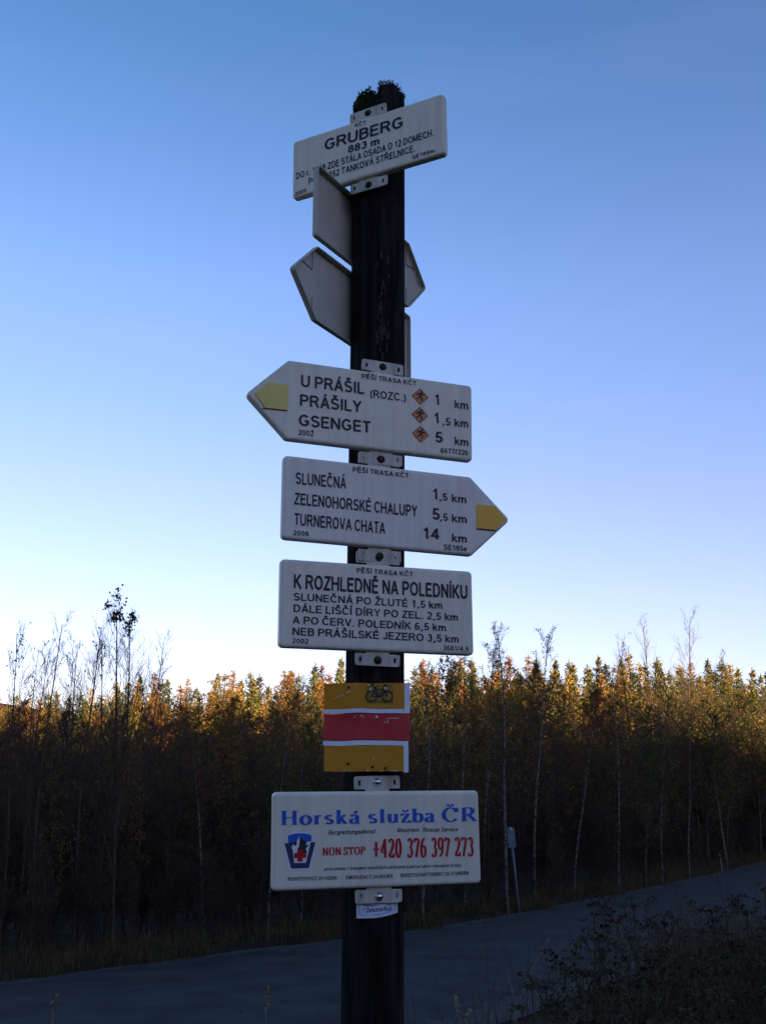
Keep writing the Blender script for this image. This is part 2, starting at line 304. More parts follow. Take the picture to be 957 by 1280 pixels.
# ------------------------------------------------------------------ materials
M = {
 'post': mat('creosoted_wood', (.008, .0068, .0064), (.034, .028, .026), 9, .92, 12, (6, 6, .6), spec=.08, bump=1.0, lo=.38, hi=.82),
 'scrape': mat('scraped_wood', (.04, .042, .045), (.11, .115, .12), 60, .95, 4, (3, 3, .5), spec=.05),
 'moss': mat('moss', (.020, .045, .012), (.055, .11, .028), 40, .95, 5, spec=.05, bump=.8, island=.3),
 'sign': mat('white_enamel', (.76, .72, .56), (.83, .785, .63), 5, .35, 6, spec=.4, streak=.20, lo=.3, hi=.7),
 'sign_warm': mat('aged_white_enamel', (.72, .69, .52), (.79, .76, .60), 6, .4, 6, spec=.4, streak=.20, lo=.3, hi=.7),
 'sign_film': mat('white_reflective_film', (.76, .715, .60), (.82, .775, .66), 4, .45, 5, spec=.4, streak=.20, lo=.3, hi=.7),
 'sign_back': mat('dull_sign_back', (.42, .41, .33), (.52, .51, .42), 7, .6, 6, spec=.3, streak=.20, lo=.3, hi=.7),
 'ink': mat('black_print', (.012, .014, .018), (.02, .022, .03), 80, .5),
 'blue': mat('blue_print', (.016, .09, .46), (.022, .11, .52), 60, .5), 'navy': mat('navy_print', (.02, .03, .09), (.04, .05, .13), 60, .5),
 'red': mat('red_print', (.42, .01, .015), (.50, .015, .02), 60, .5), 'white': mat('white_print', (.80, .82, .84), (.74, .76, .78), 30, .5),
 'bracket': mat('painted_bracket', (.58, .56, .46), (.66, .64, .54), 30, .45, 5, streak=.6), 'rust': mat('rusty_bolt', (.018, .012, .008), (.07, .035, .018), 120, .7),
 'steel': mat('shiny_bolt', (.55, .57, .6), (.7, .7, .72), 80, .22, metal=1.0),
 'yellow': mat('yellow_paint', (.80, .43, .04), (.88, .50, .06), 12, .45, 6, lo=.25, hi=.8), 'yellow_old': mat('aged_yellow_paint', (.56, .225, .001), (.66, .28, .002), 25, .45, 8, streak=.10, lo=.3, hi=.8),
 'yellow_pale': mat('faded_yellow_paint', (.74, .60, .14), (.80, .66, .19), 12, .5, 6),
 'band_red': mat('red_paint', (.48, .018, .025), (.58, .035, .045), 25, .45, 8, streak=.08), 'band_white': mat('white_paint', (.74, .76, .82), (.82, .83, .87), 20, .4, 6),
 'patch': mat('weathered_patch', (.20, .12, .01), (.42, .28, .05), 90, .7, 6), 'orange': mat('orange_print', (.62, .20, .06), (.70, .26, .09), 90, .5),
 'sticker': mat('glossy_sticker', (.62, .68, .82), (.70, .74, .85), 60, .25, 5), 'flake': mat('bare_metal_scratch', (.6, .58, .5), (.8, .78, .7), 200, .5),
 'asphalt': mat('asphalt', (.022, .024, .024), (.050, .054, .052), 1.3, .92, 12, (1, 1, 1), spec=.2, bump=.35, lo=.3, hi=.75),
 'soil': mat('leaf_litter_ground', (.016, .012, .008), (.042, .032, .020), 1.1, .95, 12, spec=.1, bump=.6, lo=.3, hi=.7),
 'gravel': mat('gravel_shoulder', (.05, .048, .045), (.10, .095, .088), 25, .95, 8, spec=.1, bump=.8),
 'grass': mat('dry_verge_grass', (.042, .032, .016), (.10, .075, .038), 3, .9, 4, spec=.1, island=.45, trans=.25),
 'weed': mat('withered_weed', (.035, .026, .016), (.085, .064, .040), 8, .95, 4, spec=.1, island=.4), 'weed_leaf': mat('withered_weed_leaf', (.030, .028, .014), (.065, .058, .03), 8, .95, 4, spec=.1, island=.4),
 'straw': mat('pale_straw', (.16, .14, .09), (.26, .22, .15), 8, .9, 4, spec=.1, island=.2),
 'birch': mat('birch_bark', (.03, .027, .023), (.15, .136, .118), 3.0, .8, 9, (2.5, 2.5, 5), spec=.15, bump=.5, lo=.40, hi=.58),
 'bark': mat('dark_bark', (.030, .024, .018), (.075, .060, .046), 6, .9, 8, (3, 3, 1), spec=.1, bump=.7),
 'twig': mat('twig_bark', (.030, .022, .018), (.065, .048, .038), 5, .9, 3, spec=.1, island=.25),
 'leaf_gold': mat('golden_birch_leaf', (.15, .098, .018), (.235, .155, .032), 3, .75, 3, spec=.2, island=.5, trans=.4),
 'leaf_rust': mat('rust_brown_leaf', (.145, .070, .018), (.225, .118, .030), 3, .75, 3, spec=.2, island=.5, trans=.35),
 'leaf_green': mat('late_green_leaf', (.055, .075, .015), (.11, .12, .028), 3, .75, 3, spec=.2, island=.45, trans=.4),
 'leaf_dark': mat('dark_clinging_leaf', (.04, .035, .015), (.08, .06, .025), 3, .75, 3, spec=.2, island=.4, trans=.3),
 'needle': mat('spruce_needles', (.055, .062, .018), (.12, .11, .030), 1.5, .85, 5, spec=.15, island=.40),
 'needle_gold': mat('golden_larch_needles', (.17, .098, .020), (.27, .155, .036), 1.5, .85, 5, spec=.15, island=.4, trans=.2),
 'needle_dark': mat('dark_spruce_needles', (.020, .030, .014), (.045, .055, .022), 1.5, .85, 5, spec=.15, island=.3),
 'marker': mat('faded_blue_grey_paint', (.085, .11, .15), (.13, .155, .20), 9, .5, 5),
 'weathered': mat('weathered_pale_wood', (.20, .19, .17), (.30, .29, .26), 20, .8, 5),
 'hill': mat('far_forest_hill', (.03, .045, .07), (.045, .062, .09), .02, .95, 8, spec=0),  # blue of distance haze mixed into the hill's base colour
}

# ------------------------------------------------------------------ ground
FAR = [(-26, -2), (-16.5, 6.5), (-10.5, 11.2), (-7.4, 14.0), (-5.2, 16.4), (-3.05, 19.2), (-.9, 21.6), (.65, 23.4), (2.8, 26.6), (5.6, 31.6), (8.2, 36.2), (11.6, 42.6), (18.1, 55.5), (27, 74), (38, 98)]
NEAR = [(-20.5, -7), (-11.5, 1.0), (-6.0, 6.3), (-2.4, 10.2), (-.6, 12.3), (.8, 14.0), (2.0, 15.9), (3.2, 18.0), (5.2, 21.2), (8.0, 25.2), (11.2, 30.4), (14.6, 37.0), (20.8, 49.8), (30, 68), (41.5, 93)]
def lerp_line(L, y):
    for (x0, y0), (x1, y1) in zip(L, L[1:]):
        if y0 <= y <= y1: return x0 + (x1 - x0) * (y - y0) / (y1 - y0)
    return L[0][0] + (y - L[0][1]) if y < L[0][1] else L[-1][0] + (y - L[-1][1]) * .5
def sstep(a, b, x): t = max(0, min(1, (x - a) / (b - a))); return t * t * (3 - 2 * t)
def hnoise(x, y): return .5 * math.sin(x * .9 + 1.3 * math.sin(y * .6)) * math.cos(y * .7 + .8 * math.sin(x * .5)) + .3 * math.sin(x * 2.3 + y * 1.7)
OCC_N = Vector((sdir.x, sdir.y)).normalized(); OCC_T = Vector((-OCC_N.y, OCC_N.x))
def ground_z(x, y):
    dn = x - lerp_line(NEAR, y); df = lerp_line(FAR, y) - x        # >0: near side bank / far side wood
    if dn > 0:
        z = -.02 + .62 * sstep(.3, 6.5, dn) + .03 * hnoise(x * 2, y * 2) * sstep(.2, 1.5, dn)
        z += .50 * math.exp(-((x - 3.2) / 1.9) ** 2 - ((y - 7.0) / 3.2) ** 2)
    elif df > 0:
        z = -.02 + .10 * sstep(.2, 1.0, df) * (1 + hnoise(x, y)) - .12 * sstep(1.2, 4, df) + 1.1 * sstep(8, 45, df)
    else: z = -.05
    t = x * OCC_N.x + y * OCC_N.y                                   # unseen slope added behind the photographer, under the shading wood
    z += 2.0 * sstep(8, 22, t) + 3.0 * sstep(30, 90, t)
    far = math.hypot(x, y)
    return z
def grid_axis(lo, hi, fine_lo, fine_hi, step):
    a = []; v = fine_lo
    while v <= fine_hi: a.append(v); v += step
    s = step; v = fine_hi
    while v < hi: s *= 1.35; v += s; a.append(v)
    s = step; v = fine_lo; b = []
    while v > lo: s *= 1.35; v -= s; b.append(v)
    return b[::-1] + a
xs = grid_axis(-4000, 4000, -14, 24, .5); ys = grid_axis(-4000, 6000, -4, 60, .5)
mb = MB(); mb.v = [(x, y, ground_z(x, y)) for y in ys for x in xs]; nx = len(xs)
mb.f = [(j * nx + i, j * nx + i + 1, (j + 1) * nx + i + 1, (j + 1) * nx + i) for j in range(len(ys) - 1) for i in range(nx - 1)]
tag(mb.build('ground', M['soil'], smooth=True), kind='structure')
def smooth_line(L, n=6):
    out = []
    for i in range(len(L) - 1):
        p0 = Vector(L[max(i - 1, 0)]); p1 = Vector(L[i]); p2 = Vector(L[i + 1]); p3 = Vector(L[min(i + 2, len(L) - 1)])
        for k in range(n):
            t = k / n; out.append(.5 * ((2 * p1) + (p2 - p0) * t + (2 * p0 - 5 * p1 + 4 * p2 - p3) * t * t + (3 * p1 - p0 - 3 * p2 + p3) * t ** 3))
    out.append(Vector(L[-1])); return out
fs, ns = smooth_line(FAR, 24), smooth_line(NEAR, 24)
rng = random.Random(5)
def sheet(name, A, B, z, m, cols=8, skirt=True):
    mb = MB()
    for a, b in zip(A, B):
        for k in range(cols + 1):
            q = a.lerp(b, k / cols); c = .06 * math.sin(math.pi * k / cols)
            mb.v.append((q.x, q.y, z + c))
    n = cols + 1
    mb.f = [(j * n + i, j * n + i + 1, (j + 1) * n + i + 1, (j + 1) * n + i) for j in range(len(A) - 1) for i in range(cols)]
    return tag(mb.build(name, m, smooth=True), kind='structure')
def shift(A, B, d):   # ragged edge
    return [a + (a - b).normalized() * (d + rng.uniform(-.05, .05)) for a, b in zip(A, B)]
sheet('gravel_shoulder', shift(fs, ns, .45), shift(ns, fs, .7), .015, M['gravel'])
sheet('road', [a + (a - b).normalized() * rng.uniform(-.10, .09) for a, b in zip(fs, ns)], [b + (b - a).normalized() * rng.uniform(-.12, .10) for a, b in zip(fs, ns)], .034, M['asphalt'])
# far wooded hill on the horizon, left of the near wood
mb = MB(); rr = random.Random(3); P = []
for i in range(121):
    a = R(-75 + i * 1.25); d = 2400; h = 196 + 40 * sstep(-.1, -.6, a) - 110 * sstep(-.25, .1, a) + 10 * math.sin(i * .21) + 5 * math.sin(i * .61) + rr.uniform(-2, 2)
    P.append((d * math.sin(a), d * math.cos(a), h, a))
for k, (fr, fd) in enumerate([(0, .62), (.35, .74), (.75, .88), (1.0, 1.0), (.6, 1.25), (-.02, 1.6)]):
    for (x, y, h, a) in P: mb.v.append((x * fd, y * fd, h * fr - 1))
for k in range(5):
    for i in range(120): mb.f.append((k * 121 + i, k * 121 + i + 1, (k + 1) * 121 + i + 1, (k + 1) * 121 + i))
tag(mb.build('hill', M['hill'], smooth=True), kind='structure')

# ------------------------------------------------------------------ the signpost
AX, AY = -.0165, 2.425
ZC = CAM_Z
def axis(z): return Vector((-.0205 + (z - (ZC - .28)) * .0062, AY, z))
PR = .0605
def post_r(a, z):
    return PR * (1 + .035 * math.cos(2 * a + .7) + .02 * math.cos(5 * a + z * .7)) - .0035 * max(0, math.cos(a * 9 + .8 * math.sin(z * 1.3))) ** 6 - .0012 * math.sin(a * 23 + z * 2)
mb = MB(); NA = 72; zs = [.45 + i * .03 for i in range(int((ZC + 1.62 - .45) / .03) + 1)]
def top_z(a):                          # broken, stepped top: the right half stands higher
    x = math.cos(a); return ZC + 1.688 + .034 * sstep(-.12, .0, x) + .004 * math.sin(a * 5) - .006 * x
rings = []
for z in zs:
    c = axis(z); rings.append([(c.x + post_r(a, z) * math.cos(a), c.y + post_r(a, z) * math.sin(a), z) for a in [2 * math.pi * k / NA for k in range(NA)]])
for fr in (.5, .95):
    r = []
    for k in range(NA):
        a = 2 * math.pi * k / NA; z = zs[-1] + (top_z(a) - zs[-1]) * fr; c = axis(z); q = post_r(a, z) * (1 if fr < .9 else .985)
        r.append((c.x + q * math.cos(a), c.y + q * math.sin(a), z))
    rings.append(r)
for sc_ in (.9, .6, .3, .02):
    r = []
    for k in range(NA):
        a = 2 * math.pi * k / NA; z = top_z(a) + .004 * math.sin(a * 5 + sc_ * 20) - (.01 if sc_ < .5 else 0); c = axis(z); q = PR * sc_
        r.append((c.x + q * math.cos(a), c.y + q * math.sin(a), z))
    rings.append(r)
mb.v = [p for r in rings for p in r]
mb.f = [(j * NA + k, j * NA + (k + 1) % NA, (j + 1) * NA + (k + 1) % NA, (j + 1) * NA + k) for j in range(len(rings) - 1) for k in range(NA)]
post = empty('wooden_post', (AX, AY, .6))
o = mb.build('trunk', M['post'], post, smooth=True); o.matrix_parent_inverse = Matrix.Translation((-AX, -AY, -.6))
def on_post(o): o.matrix_parent_inverse = Matrix.Translation((-AX, -AY, -.6)); return o
# moss on top and down the left face
mb = MB(); rg = random.Random(11)
def tuft(p, s, n=4, rg=rg):
    for _ in range(n):
        d = Vector((rg.uniform(-1, 1), rg.uniform(-1, 1), rg.uniform(-.1, 1.2))).normalized() * s * rg.uniform(.5, 1.2)
        w = Vector((rg.uniform(-1, 1), rg.uniform(-1, 1), rg.uniform(-1, 1))).normalized() * s * .3
        mb.face([p - w, p + w, p + d])
for _ in range(2600):
    a = rg.uniform(0, 2 * math.pi); q = math.sqrt(rg.random()) * PR * 1.04; z = top_z(a) + .004 * rg.random(); c = axis(z)
    tuft(Vector((c.x + q * math.cos(a), c.y + q * math.sin(a), z)), rg.uniform(.0022, .005), 3)
for _ in range(1000):
    a = rg.gauss(R(218), R(24)); z = top_z(a) + .004 - abs(rg.gauss(0, .040)); c = axis(z); q = post_r(a, z)
    tuft(Vector((c.x + q * math.cos(a), c.y + q * math.sin(a), z)), rg.uniform(.003, .007), 3)
for _ in range(26):                                   # loose sprigs on the left edge
    a = rg.uniform(R(170), R(250)); z = top_z(a) + rg.uniform(.0, .016); c = axis(z)
    tuft(Vector((c.x + PR * .9 * math.cos(a), c.y + PR * .9 * math.sin(a), z)), rg.uniform(.008, .014), 2)
tag(on_post(mb.build('moss', M['moss'], post)), kind='stuff')
# pale scraped place on the shaft
mb = MB(); rg = random.Random(4)
for _ in range(46):
    a = R(278) + rg.gauss(0, .13); z = ZC + rg.choice([1.20, 1.14, 1.06, 1.03]) + rg.gauss(0, .022); w = rg.uniform(.0006, .0016); h = rg.uniform(.003, .012)
    c = axis(z); p = []
    for (da, dz) in ((-w, -h), (w, -h), (w * .6, h), (-w * .6, h)):
        q = post_r(a, z) + .0012; aa = a + da / PR; p.append((c.x + q * math.cos(aa), c.y + q * math.sin(aa), z + dz))
    mb.face(p)
tag(on_post(mb.build('scrape_marks', M['scrape'], post)), kind='stuff')
tag(post, 'round near-black wooden post with a mossy broken top carrying all the signs', 'post')

# ------------------------------------------------------------------ sign boards
def outline(w, h, tip=0, ext=.092):
    if tip > 0 and w > .435: ext = .099
    a = w / 2; b = h / 2
    if tip == 0: return rounded([(-a, -b), (a, -b), (a, b), (-a, b)], .011)
    if tip > 0: return rounded([(-a, -b), (a, -b), (a + ext, 0), (a, b), (-a, b)], [.011, .010, .012, .010, .011])
    return rounded([(-a - ext, 0), (-a, -b), (a, -b), (a, b), (-a, b)], [.012, .010, .011, .011, .010])
def tray(out, m, parent, depth=.017):
    mb = MB()
    rs = [(inset(out, .0025), depth), (out, depth), (out, .0062), (inset(out, .0012), .0030), (inset(out, .0035), .0008), (inset(out, .0072), 0)]
    n = len(out)
    for ring, y in rs: mb.v += [(x, y, z) for x, z in ring]
    for j in range(len(rs) - 1):
        for k in range(n): mb.f.append((j * n + k, (j + 1) * n + k, (j + 1) * n + (k + 1) % n, j * n + (k + 1) % n))
    mb.f.append(tuple(5 * n + k for k in range(n)))
    b = len(mb.v)                                    # hollow back
    rs = [(inset(out, .0025), depth), (inset(out, .0035), .006), (inset(out, .008), .0035)]
    for ring, y in rs: mb.v += [(x, y, z) for x, z in ring]
    for j in range(2):
        for k in range(n): mb.f.append((b + j * n + k, b + j * n + (k + 1) % n, b + (j + 1) * n + (k + 1) % n, b + (j + 1) * n + k))
    mb.f.append(tuple(b + 2 * n + k for k in range(n - 1, -1, -1)))
    me = mb.mesh('board', m)
    return obj('board', me, parent)
BR = []
def bracket(parent, h, s, boltm, v=None, y=.010, xc=0.0):
    e = h / 2 + .0015; a = .0495
    T = lambda q: [(x + xc, s * z) for x, z in (q if s > 0 else q[::-1])]
    outer = rounded([(-.026, e - .012), (.026, e - .012), (.026, e + .003), (a, e + .003), (a, e + .029), (-a, e + .029), (-a, e + .003), (-.026, e + .003)], [.001, .001, .001, .003, .006, .006, .003, .001], 3)
    slot = lambda cx: [(cx - .0026, e + .0105), (cx - .0026, e + .0205), (cx + .0026, e + .0205), (cx + .0026, e + .0105)]
    me = curve_mesh('bracket', T(outer), [T(slot(-.038)), T(slot(.038))], .0022, M['bracket'], .0005)
    b = obj('bracket', me, parent, (0, y, 0)); BR.append(b); b.rotation_euler = (0, R([.7, -.9, .3, 1.0, -.4, .6, -1.1, .2][len(BR) % 8]), 0)
    # domed bolt head with washer
    mb = MB(); z0 = s * (e + .0165); N = 14; prof = [(.0088, -.0012), (.0088, -.0022), (.0072, -.0024), (.0066, -.0048), (.0048, -.0070), (.0022, -.0080), (.0002, -.0083)]
    for r, yy in prof:
        for k in range(N): t = 2 * math.pi * k / N; mb.v.append((xc + r * math.cos(t), yy, z0 + r * math.sin(t)))
    for j in range(len(prof) - 1):
        for k in range(N): mb.f.append((j * N + k, j * N + (k + 1) % N, (j + 1) * N + (k + 1) % N, (j + 1) * N + k))
    mb.build('bolt', boltm, b, smooth=True)
    return b
def sign(name, x, y, z, yaw, w, h, roll, tip=0, m=None, bolt='rust', bx=0.0):
    t = empty(name, (x, y, ZC + z), (0, -R(roll), R(yaw)))
    tray(outline(w, h, tip), m or M['sign'], t)
    for s in (1, -1): bracket(t, h, s, M[bolt], xc=bx)
    return t
def texts(t, L, m='ink', **k):
    for a in L: lettering(*a, M[m], t, **k)
def poly(name, pts, m, parent, y=-.0006):
    mb = MB(); mb.face([(x, y, z) for x, z in pts]); return mb.build(name, M[m], parent)
def plate(name, pts, m, parent, y0=-.0022, y1=-.0002, r=.002):
    pts = rounded(pts, r, 2) if r else pts
    mb = MB(); n = len(pts); mb.v = [(x, y0, z) for x, z in pts] + [(x, y1, z) for x, z in pts]
    mb.f = [tuple(range(n))] + [(k, k + n, (k + 1) % n + n, (k + 1) % n) for k in range(n)]
    return mb.build(name, M[m], parent)

YB = 2.350
# top place-name board
t = sign('place_name_sign', -.0418, YB, 1.5275, -27.86, .4100, .1590, .51, 0, M['sign_warm'], bx=.004)
texts(t, [('KČT', -.0275, .0625, .0023, .0620, .0099), ('2009', -.1949, -.0741, -.1629, -.0721, .0095), ('SE185m', .1229, -.0711, .1801, -.0700, .0095)], bold=.084)
texts(t, [('GRUBERG', -.1118, .0258, .1006, .0217, .0292), ('883 m', -.0469, -.0016, .0377, -.0043, .0192)], bold=.092)
texts(t, [('DO r. 1948 ZDE STÁLA OSADA O 12 DOMECH.', -.1925, -.0297, .1791, -.0264, .0177), ('PO r. 1952 TANKOVÁ STŘELNICE.', -.1570, -.0549, .1315, -.0526, .0176)], bold=.082)
tag(t, 'topmost white place-name board reading GRUBERG 883 m, turned to the left', 'signboard', 'boards on the signpost')

def icon(cx, cz, parent):
    d = .0205
    poly('diamond_icon', [(cx - d, cz), (cx, cz - d), (cx + d, cz), (cx, cz + d)], 'orange', parent, -.0005)
    mb = MB(); I = lambda p: (cx + p.x * .0205, cz + p.y * .0205); w = lambda d: .085
    strip(mb, [(-.93, 0), (0, .93), (.93, 0), (0, -.93), (-.93, 0)], lambda d: .03, I, -.0007)
    strip(mb, [(.10, .42), (-.02, .05)], lambda d: .13, I, -.0008); strip(mb, [(-.02, .05), (.22, -.22), (.14, -.52)], w, I, -.0009)
    strip(mb, [(-.02, .08), (-.18, -.20), (-.42, -.32)], w, I, -.0010); strip(mb, [(.08, .34), (-.26, .30), (-.40, .12)], w, I, -.0011)
    strip(mb, [(.08, .34), (.34, .18), (.46, .30)], w, I, -.0012); strip(mb, ell(.20, .58, .07, .07), lambda d: .07, I, -.0013)
    mb.build('walker_figure', M['ink'], parent)
# left-pointing arrow board
t = sign('arrow_sign', -.0006, YB, .8615, 19.03, .4338, .1830, -.68, -1, M['sign_warm'])
texts(t, [('U PRÁŠIL', -.1885, .0325, -.0444, .0342, .0271), ('PRÁŠILY', -.1894, -.0121, -.0500, -.0096, .0263), ('GSENGET', -.1899, -.0580, -.0275, -.0542, .0261),
  ('1', .1238, .0326, .1370, .0332, .0251), ('1', .1228, -.0119, .1360, -.0111, .0249), ('5', .1255, -.0571, .1431, -.0565, .0247)], bold=.090)
texts(t, [('(ROZC.)', -.0307, .0289, .0554, .0301, .0182), (',5', .1428, -.0133, .1619, -.0130, .0172), ('km', .1725, .0304, .2063, .0312, .0194), ('km', .1723, -.0140, .2059, -.0128, .0192), ('km', .1720, -.0579, .2055, -.0577, .0191)], bold=.084)
texts(t, [('2002', -.1908, -.0794, -.1572, -.0780, .0118), ('PĚŠÍ TRASA KČT', -.0501, .0712, .0792, .0717, .0108), ('6677/22b', .1382, -.0810, .2053, -.0790, .0120)], bold=.086)
for c in ((.0884, .0467), (.0879, .0023), (.0898, -.0430)): icon(c[0], c[1], t)
o = plate('arrow_plate', [(-.2900, .0022), (-.2660, -.0275), (-.2171, -.0265), (-.2163, .0315), (-.2610, .0315)], 'yellow_pale', t)
poly('plate_shade', [(-.2725, -.0305), (-.2171, -.0290), (-.2171, -.0268), (-.2705, -.0278)], 'ink', t, -.0009)  # dark strip drawn as the shade along the raised plate's lower edge
mb = MB(); mb.face([(-.1605, -.0012, -.0685), (-.1585, -.0012, -.0690), (-.1570, -.0012, -.0655), (-.1590, -.0012, -.0635), (-.1608, -.0012, -.0650)]); mb.build('rust_chip', M['leaf_rust'], t)
tag(t, 'white arrow board pointing left with three orange diamonds, reading U PRÁŠIL, PRÁŠILY, GSENGET', 'signboard', 'boards on the signpost')

# right-pointing arrow board
t = sign('arrow_sign', -.0057, YB, .6429, 21.45, .4376, .1830, -.04, 1, M['sign_film'])
texts(t, [('SLUNEČNÁ', -.1926, .0295, -.0794, .0307, .0256), ('ZELENOHORSKÉ CHALUPY', -.1946, -.0155, .0863, -.0156, .0253), ('TURNEROVA CHATA', -.1936, -.0604, .0108, -.0612, .0256),
  ('1', .1240, .0284, .1378, .0286, .0255), ('5', .1227, -.0175, .1407, -.0176, .0256), ('14', .0992, -.0632, .1395, -.0625, .0253)], bold=.086)
texts(t, [(',5', .1407, .0280, .1602, .0284, .0167), ('km', .1708, .0269, .2065, .0272, .0180), (',5', .1412, -.0185, .1607, -.0181, .0165), ('km', .1706, -.0190, .2065, -.0187, .0180), ('km', .1698, -.0642, .2056, -.0638, .0180)], bold=.086)
texts(t, [('PĚŠÍ TRASA KČT', -.0642, .0705, .0668, .0710, .0108), ('2008', -.1954, -.0827, -.1618, -.0821, .0103), ('SE185e', .1492, -.0835, .2060, -.0832, .0115)], bold=.086)
plate('arrow_plate', [(.2313, -.0285), (.2780, -.0280), (.3040, -.0008), (.2780, .0272), (.2313, .0270)], 'yellow', t)
poly('plate_shade', [(.2300, -.0315), (.2790, -.0312), (.2800, -.0285), (.2300, -.0288)], 'ink', t, -.0009)  # painted shade below the arrow plate's bottom edge
tag(t, 'white arrow board pointing right with a yellow tip, reading SLUNEČNÁ, ZELENOHORSKÉ CHALUPY, TURNEROVA CHATA', 'signboard', 'boards on the signpost')

# rectangular route board
t = sign('route_sign', -.0074, YB, .4197, 18.48, .4309, .1850, .21, 0, M['sign'])
texts(t, [('K ROZHLEDNĚ NA POLEDNÍKU', -.1872, .0307, .2017, .0298, .0300)], bold=.092)
texts(t, [('SLUNEČNÁ PO ŽLUTÉ 1,5 km', -.1874, .0056, .1426, .0045, .0156), ('DÁLE LIŠČÍ DÍRY PO ZEL. 2,5 km', -.1870, -.0188, .1784, -.0195, .0158), ('A PO ČERV. POLEDNÍK 6,5 km', -.1883, -.0429, .1501, -.0435, .0156), ('NEB PRÁŠILSKÉ JEZERO 3,5 km', -.1884, -.0670, .1790, -.0673, .0160)], bold=.084)
texts(t, [('PĚŠÍ TRASA KČT', -.0508, .0725, .0764, .0718, .0100), ('2002', -.1886, -.0832, -.1542, -.0837, .0099), ('3681/4,5', .1432, -.0843, .2018, -.0850, .0105)], bold=.086)
tag(t, 'rectangular white route board with five lines of black text, headed K ROZHLEDNĚ NA POLEDNÍKU', 'signboard', 'boards on the signpost')

# mountain rescue board
t = sign('rescue_sign', -.0057, YB, -.0510, 19.91, .4414, .1860, .78, 0, M['sign'], bolt='steel')
texts(t, [('Horská', -.2068, .0302, -.0421, .0306, .0266), ('služba', -.0243, .0306, .1201, .0309, .0270), ('ČR', .1366, .0308, .2155, .0311, .0275)], 'blue', serif=True, bold=.105)
texts(t, [('Bergrettungsdienst', -.1092, .0100, -.0111, .0107, .0085), ('Mountain', .0364, .0120, .0834, .0120, .0083), ('Rescue Service', .0917, .0119, .1699, .0113, .0083)], slant=.25, bold=.080)
texts(t, [('NON STOP', -.1209, -.0292, -.0322, -.0294, .0150)], 'red', serif=True, bold=.115)
texts(t, [('+420', -.0167, -.0365, .0450, -.0369, .0361), ('376', .0573, -.0371, .0991, -.0375, .0364), ('397', .1103, -.0375, .1510, -.0378, .0367), ('273', .1617, -.0379, .2040, -.0384, .0370)], 'red', serif=True, bold=.115)
texts(t, [('první pomoc / transport zraněných záchranné a pátrací akce v horském terénu', -.1175, -.0576, .1742, -.0586, .0066)], slant=.2, bold=.075)
texts(t, [('POHOTOVOST 24 HODIN', -.1906, -.0745, -.0918, -.0752, .0068), ('EMERGENCY 24 HOURS', -.0731, -.0752, .0256, -.0758, .0069), ('BEREITSCHAFTDIENST 24 STUNDEN', .0426, -.0752, .1909, -.0748, .0070)], bold=.080)
e0 = (-.2152, .0320); EX = .1060 / 957; EZ = -.0975 / 957
def E_(pts): return [(e0[0] + x * EX, e0[1] + y * EZ) for x, y in pts]
emb = poly('emblem', E_([(125, 345), (195, 330), (185, 205), (280, 170), (430, 155), (560, 165), (670, 200), (670, 325), (745, 325), (625, 830), (600, 860), (260, 860), (235, 830)]), 'white', t, -.0005)
def ep(name, pts, m, y): return poly(name, E_(pts), m, emb, y)
ep('emblem_border', [(150, 355), (235, 352), (300, 480), (330, 725), (545, 725), (600, 480), (630, 350), (720, 345), (600, 825), (275, 825)], 'navy', -.0007)
ep('emblem_sky', [(212, 215), (330, 183), (440, 176), (560, 188), (645, 215), (645, 335), (540, 340), (490, 300), (430, 225), (400, 280), (365, 350), (215, 350)], 'blue', -.0009)
ep('emblem_peak', [(430, 225), (480, 290), (555, 350), (540, 400), (600, 395), (560, 440), (535, 470), (570, 530), (520, 560), (420, 500), (385, 470), (420, 420)], 'ink', -.0011)
ep('emblem_ridge', [(235, 352), (370, 340), (380, 370), (340, 420), (320, 375), (295, 385), (290, 440), (255, 395)], 'ink', -.0010)
ep('emblem_cross', [(385, 480), (485, 480), (485, 540), (550, 540), (550, 635), (485, 635), (485, 700), (385, 700), (385, 635), (325, 635), (325, 540), (385, 540)], 'red', -.0013)
tag(t, 'lowest board, white with blue title and red phone number of the mountain rescue', 'signboard', 'boards on the signpost')

# two boards seen from behind
u = Vector((math.sin(R(30.2)), math.cos(R(30.2))))
def back_board(near, zc, tip, label):
    c = Vector(near) + u * .216
    t = empty('arrow_sign', (c.x, c.y, ZC + zc), (0, 0, R(239.7)))
    tray(outline(.432, .182, tip), M['sign_back'], t)
    for s in (1, -1): bracket(t, .182, s, M['rust'])
    s = 1 if tip > 0 else -1
    mb = MB()                                        # tabs of the slotted arrow plate, seen on the back
    mb.tube([(s * .219, .0052, .080), (s * .219, .0052, .034)], .0007, 4); mb.tube([(s * .219, .0052, .034), (s * .262, .0052, .040)], .0009, 4)
    mb.tube([(s * .219, .0052, -.080), (s * .219, .0052, -.034)], .0007, 4)
    mb.build('plate_slot', M['ink'], t)
    plate('arrow_plate', [(s * .231, -.028), (s * .268, -.028), (s * .292, 0), (s * .268, .028), (s * .231, .028)][::s], 'yellow', t)
    return tag(t, label, 'signboard', 'boards on the signpost')
back_board((-.1630, 2.3021), 1.3548, -1, 'upper of the two boards seen from behind, its arrow tip beyond the post')
back_board((-.1609, 2.2996), 1.1447, 1, 'lower of the two boards seen from behind, its arrow tip pointing at the viewer')

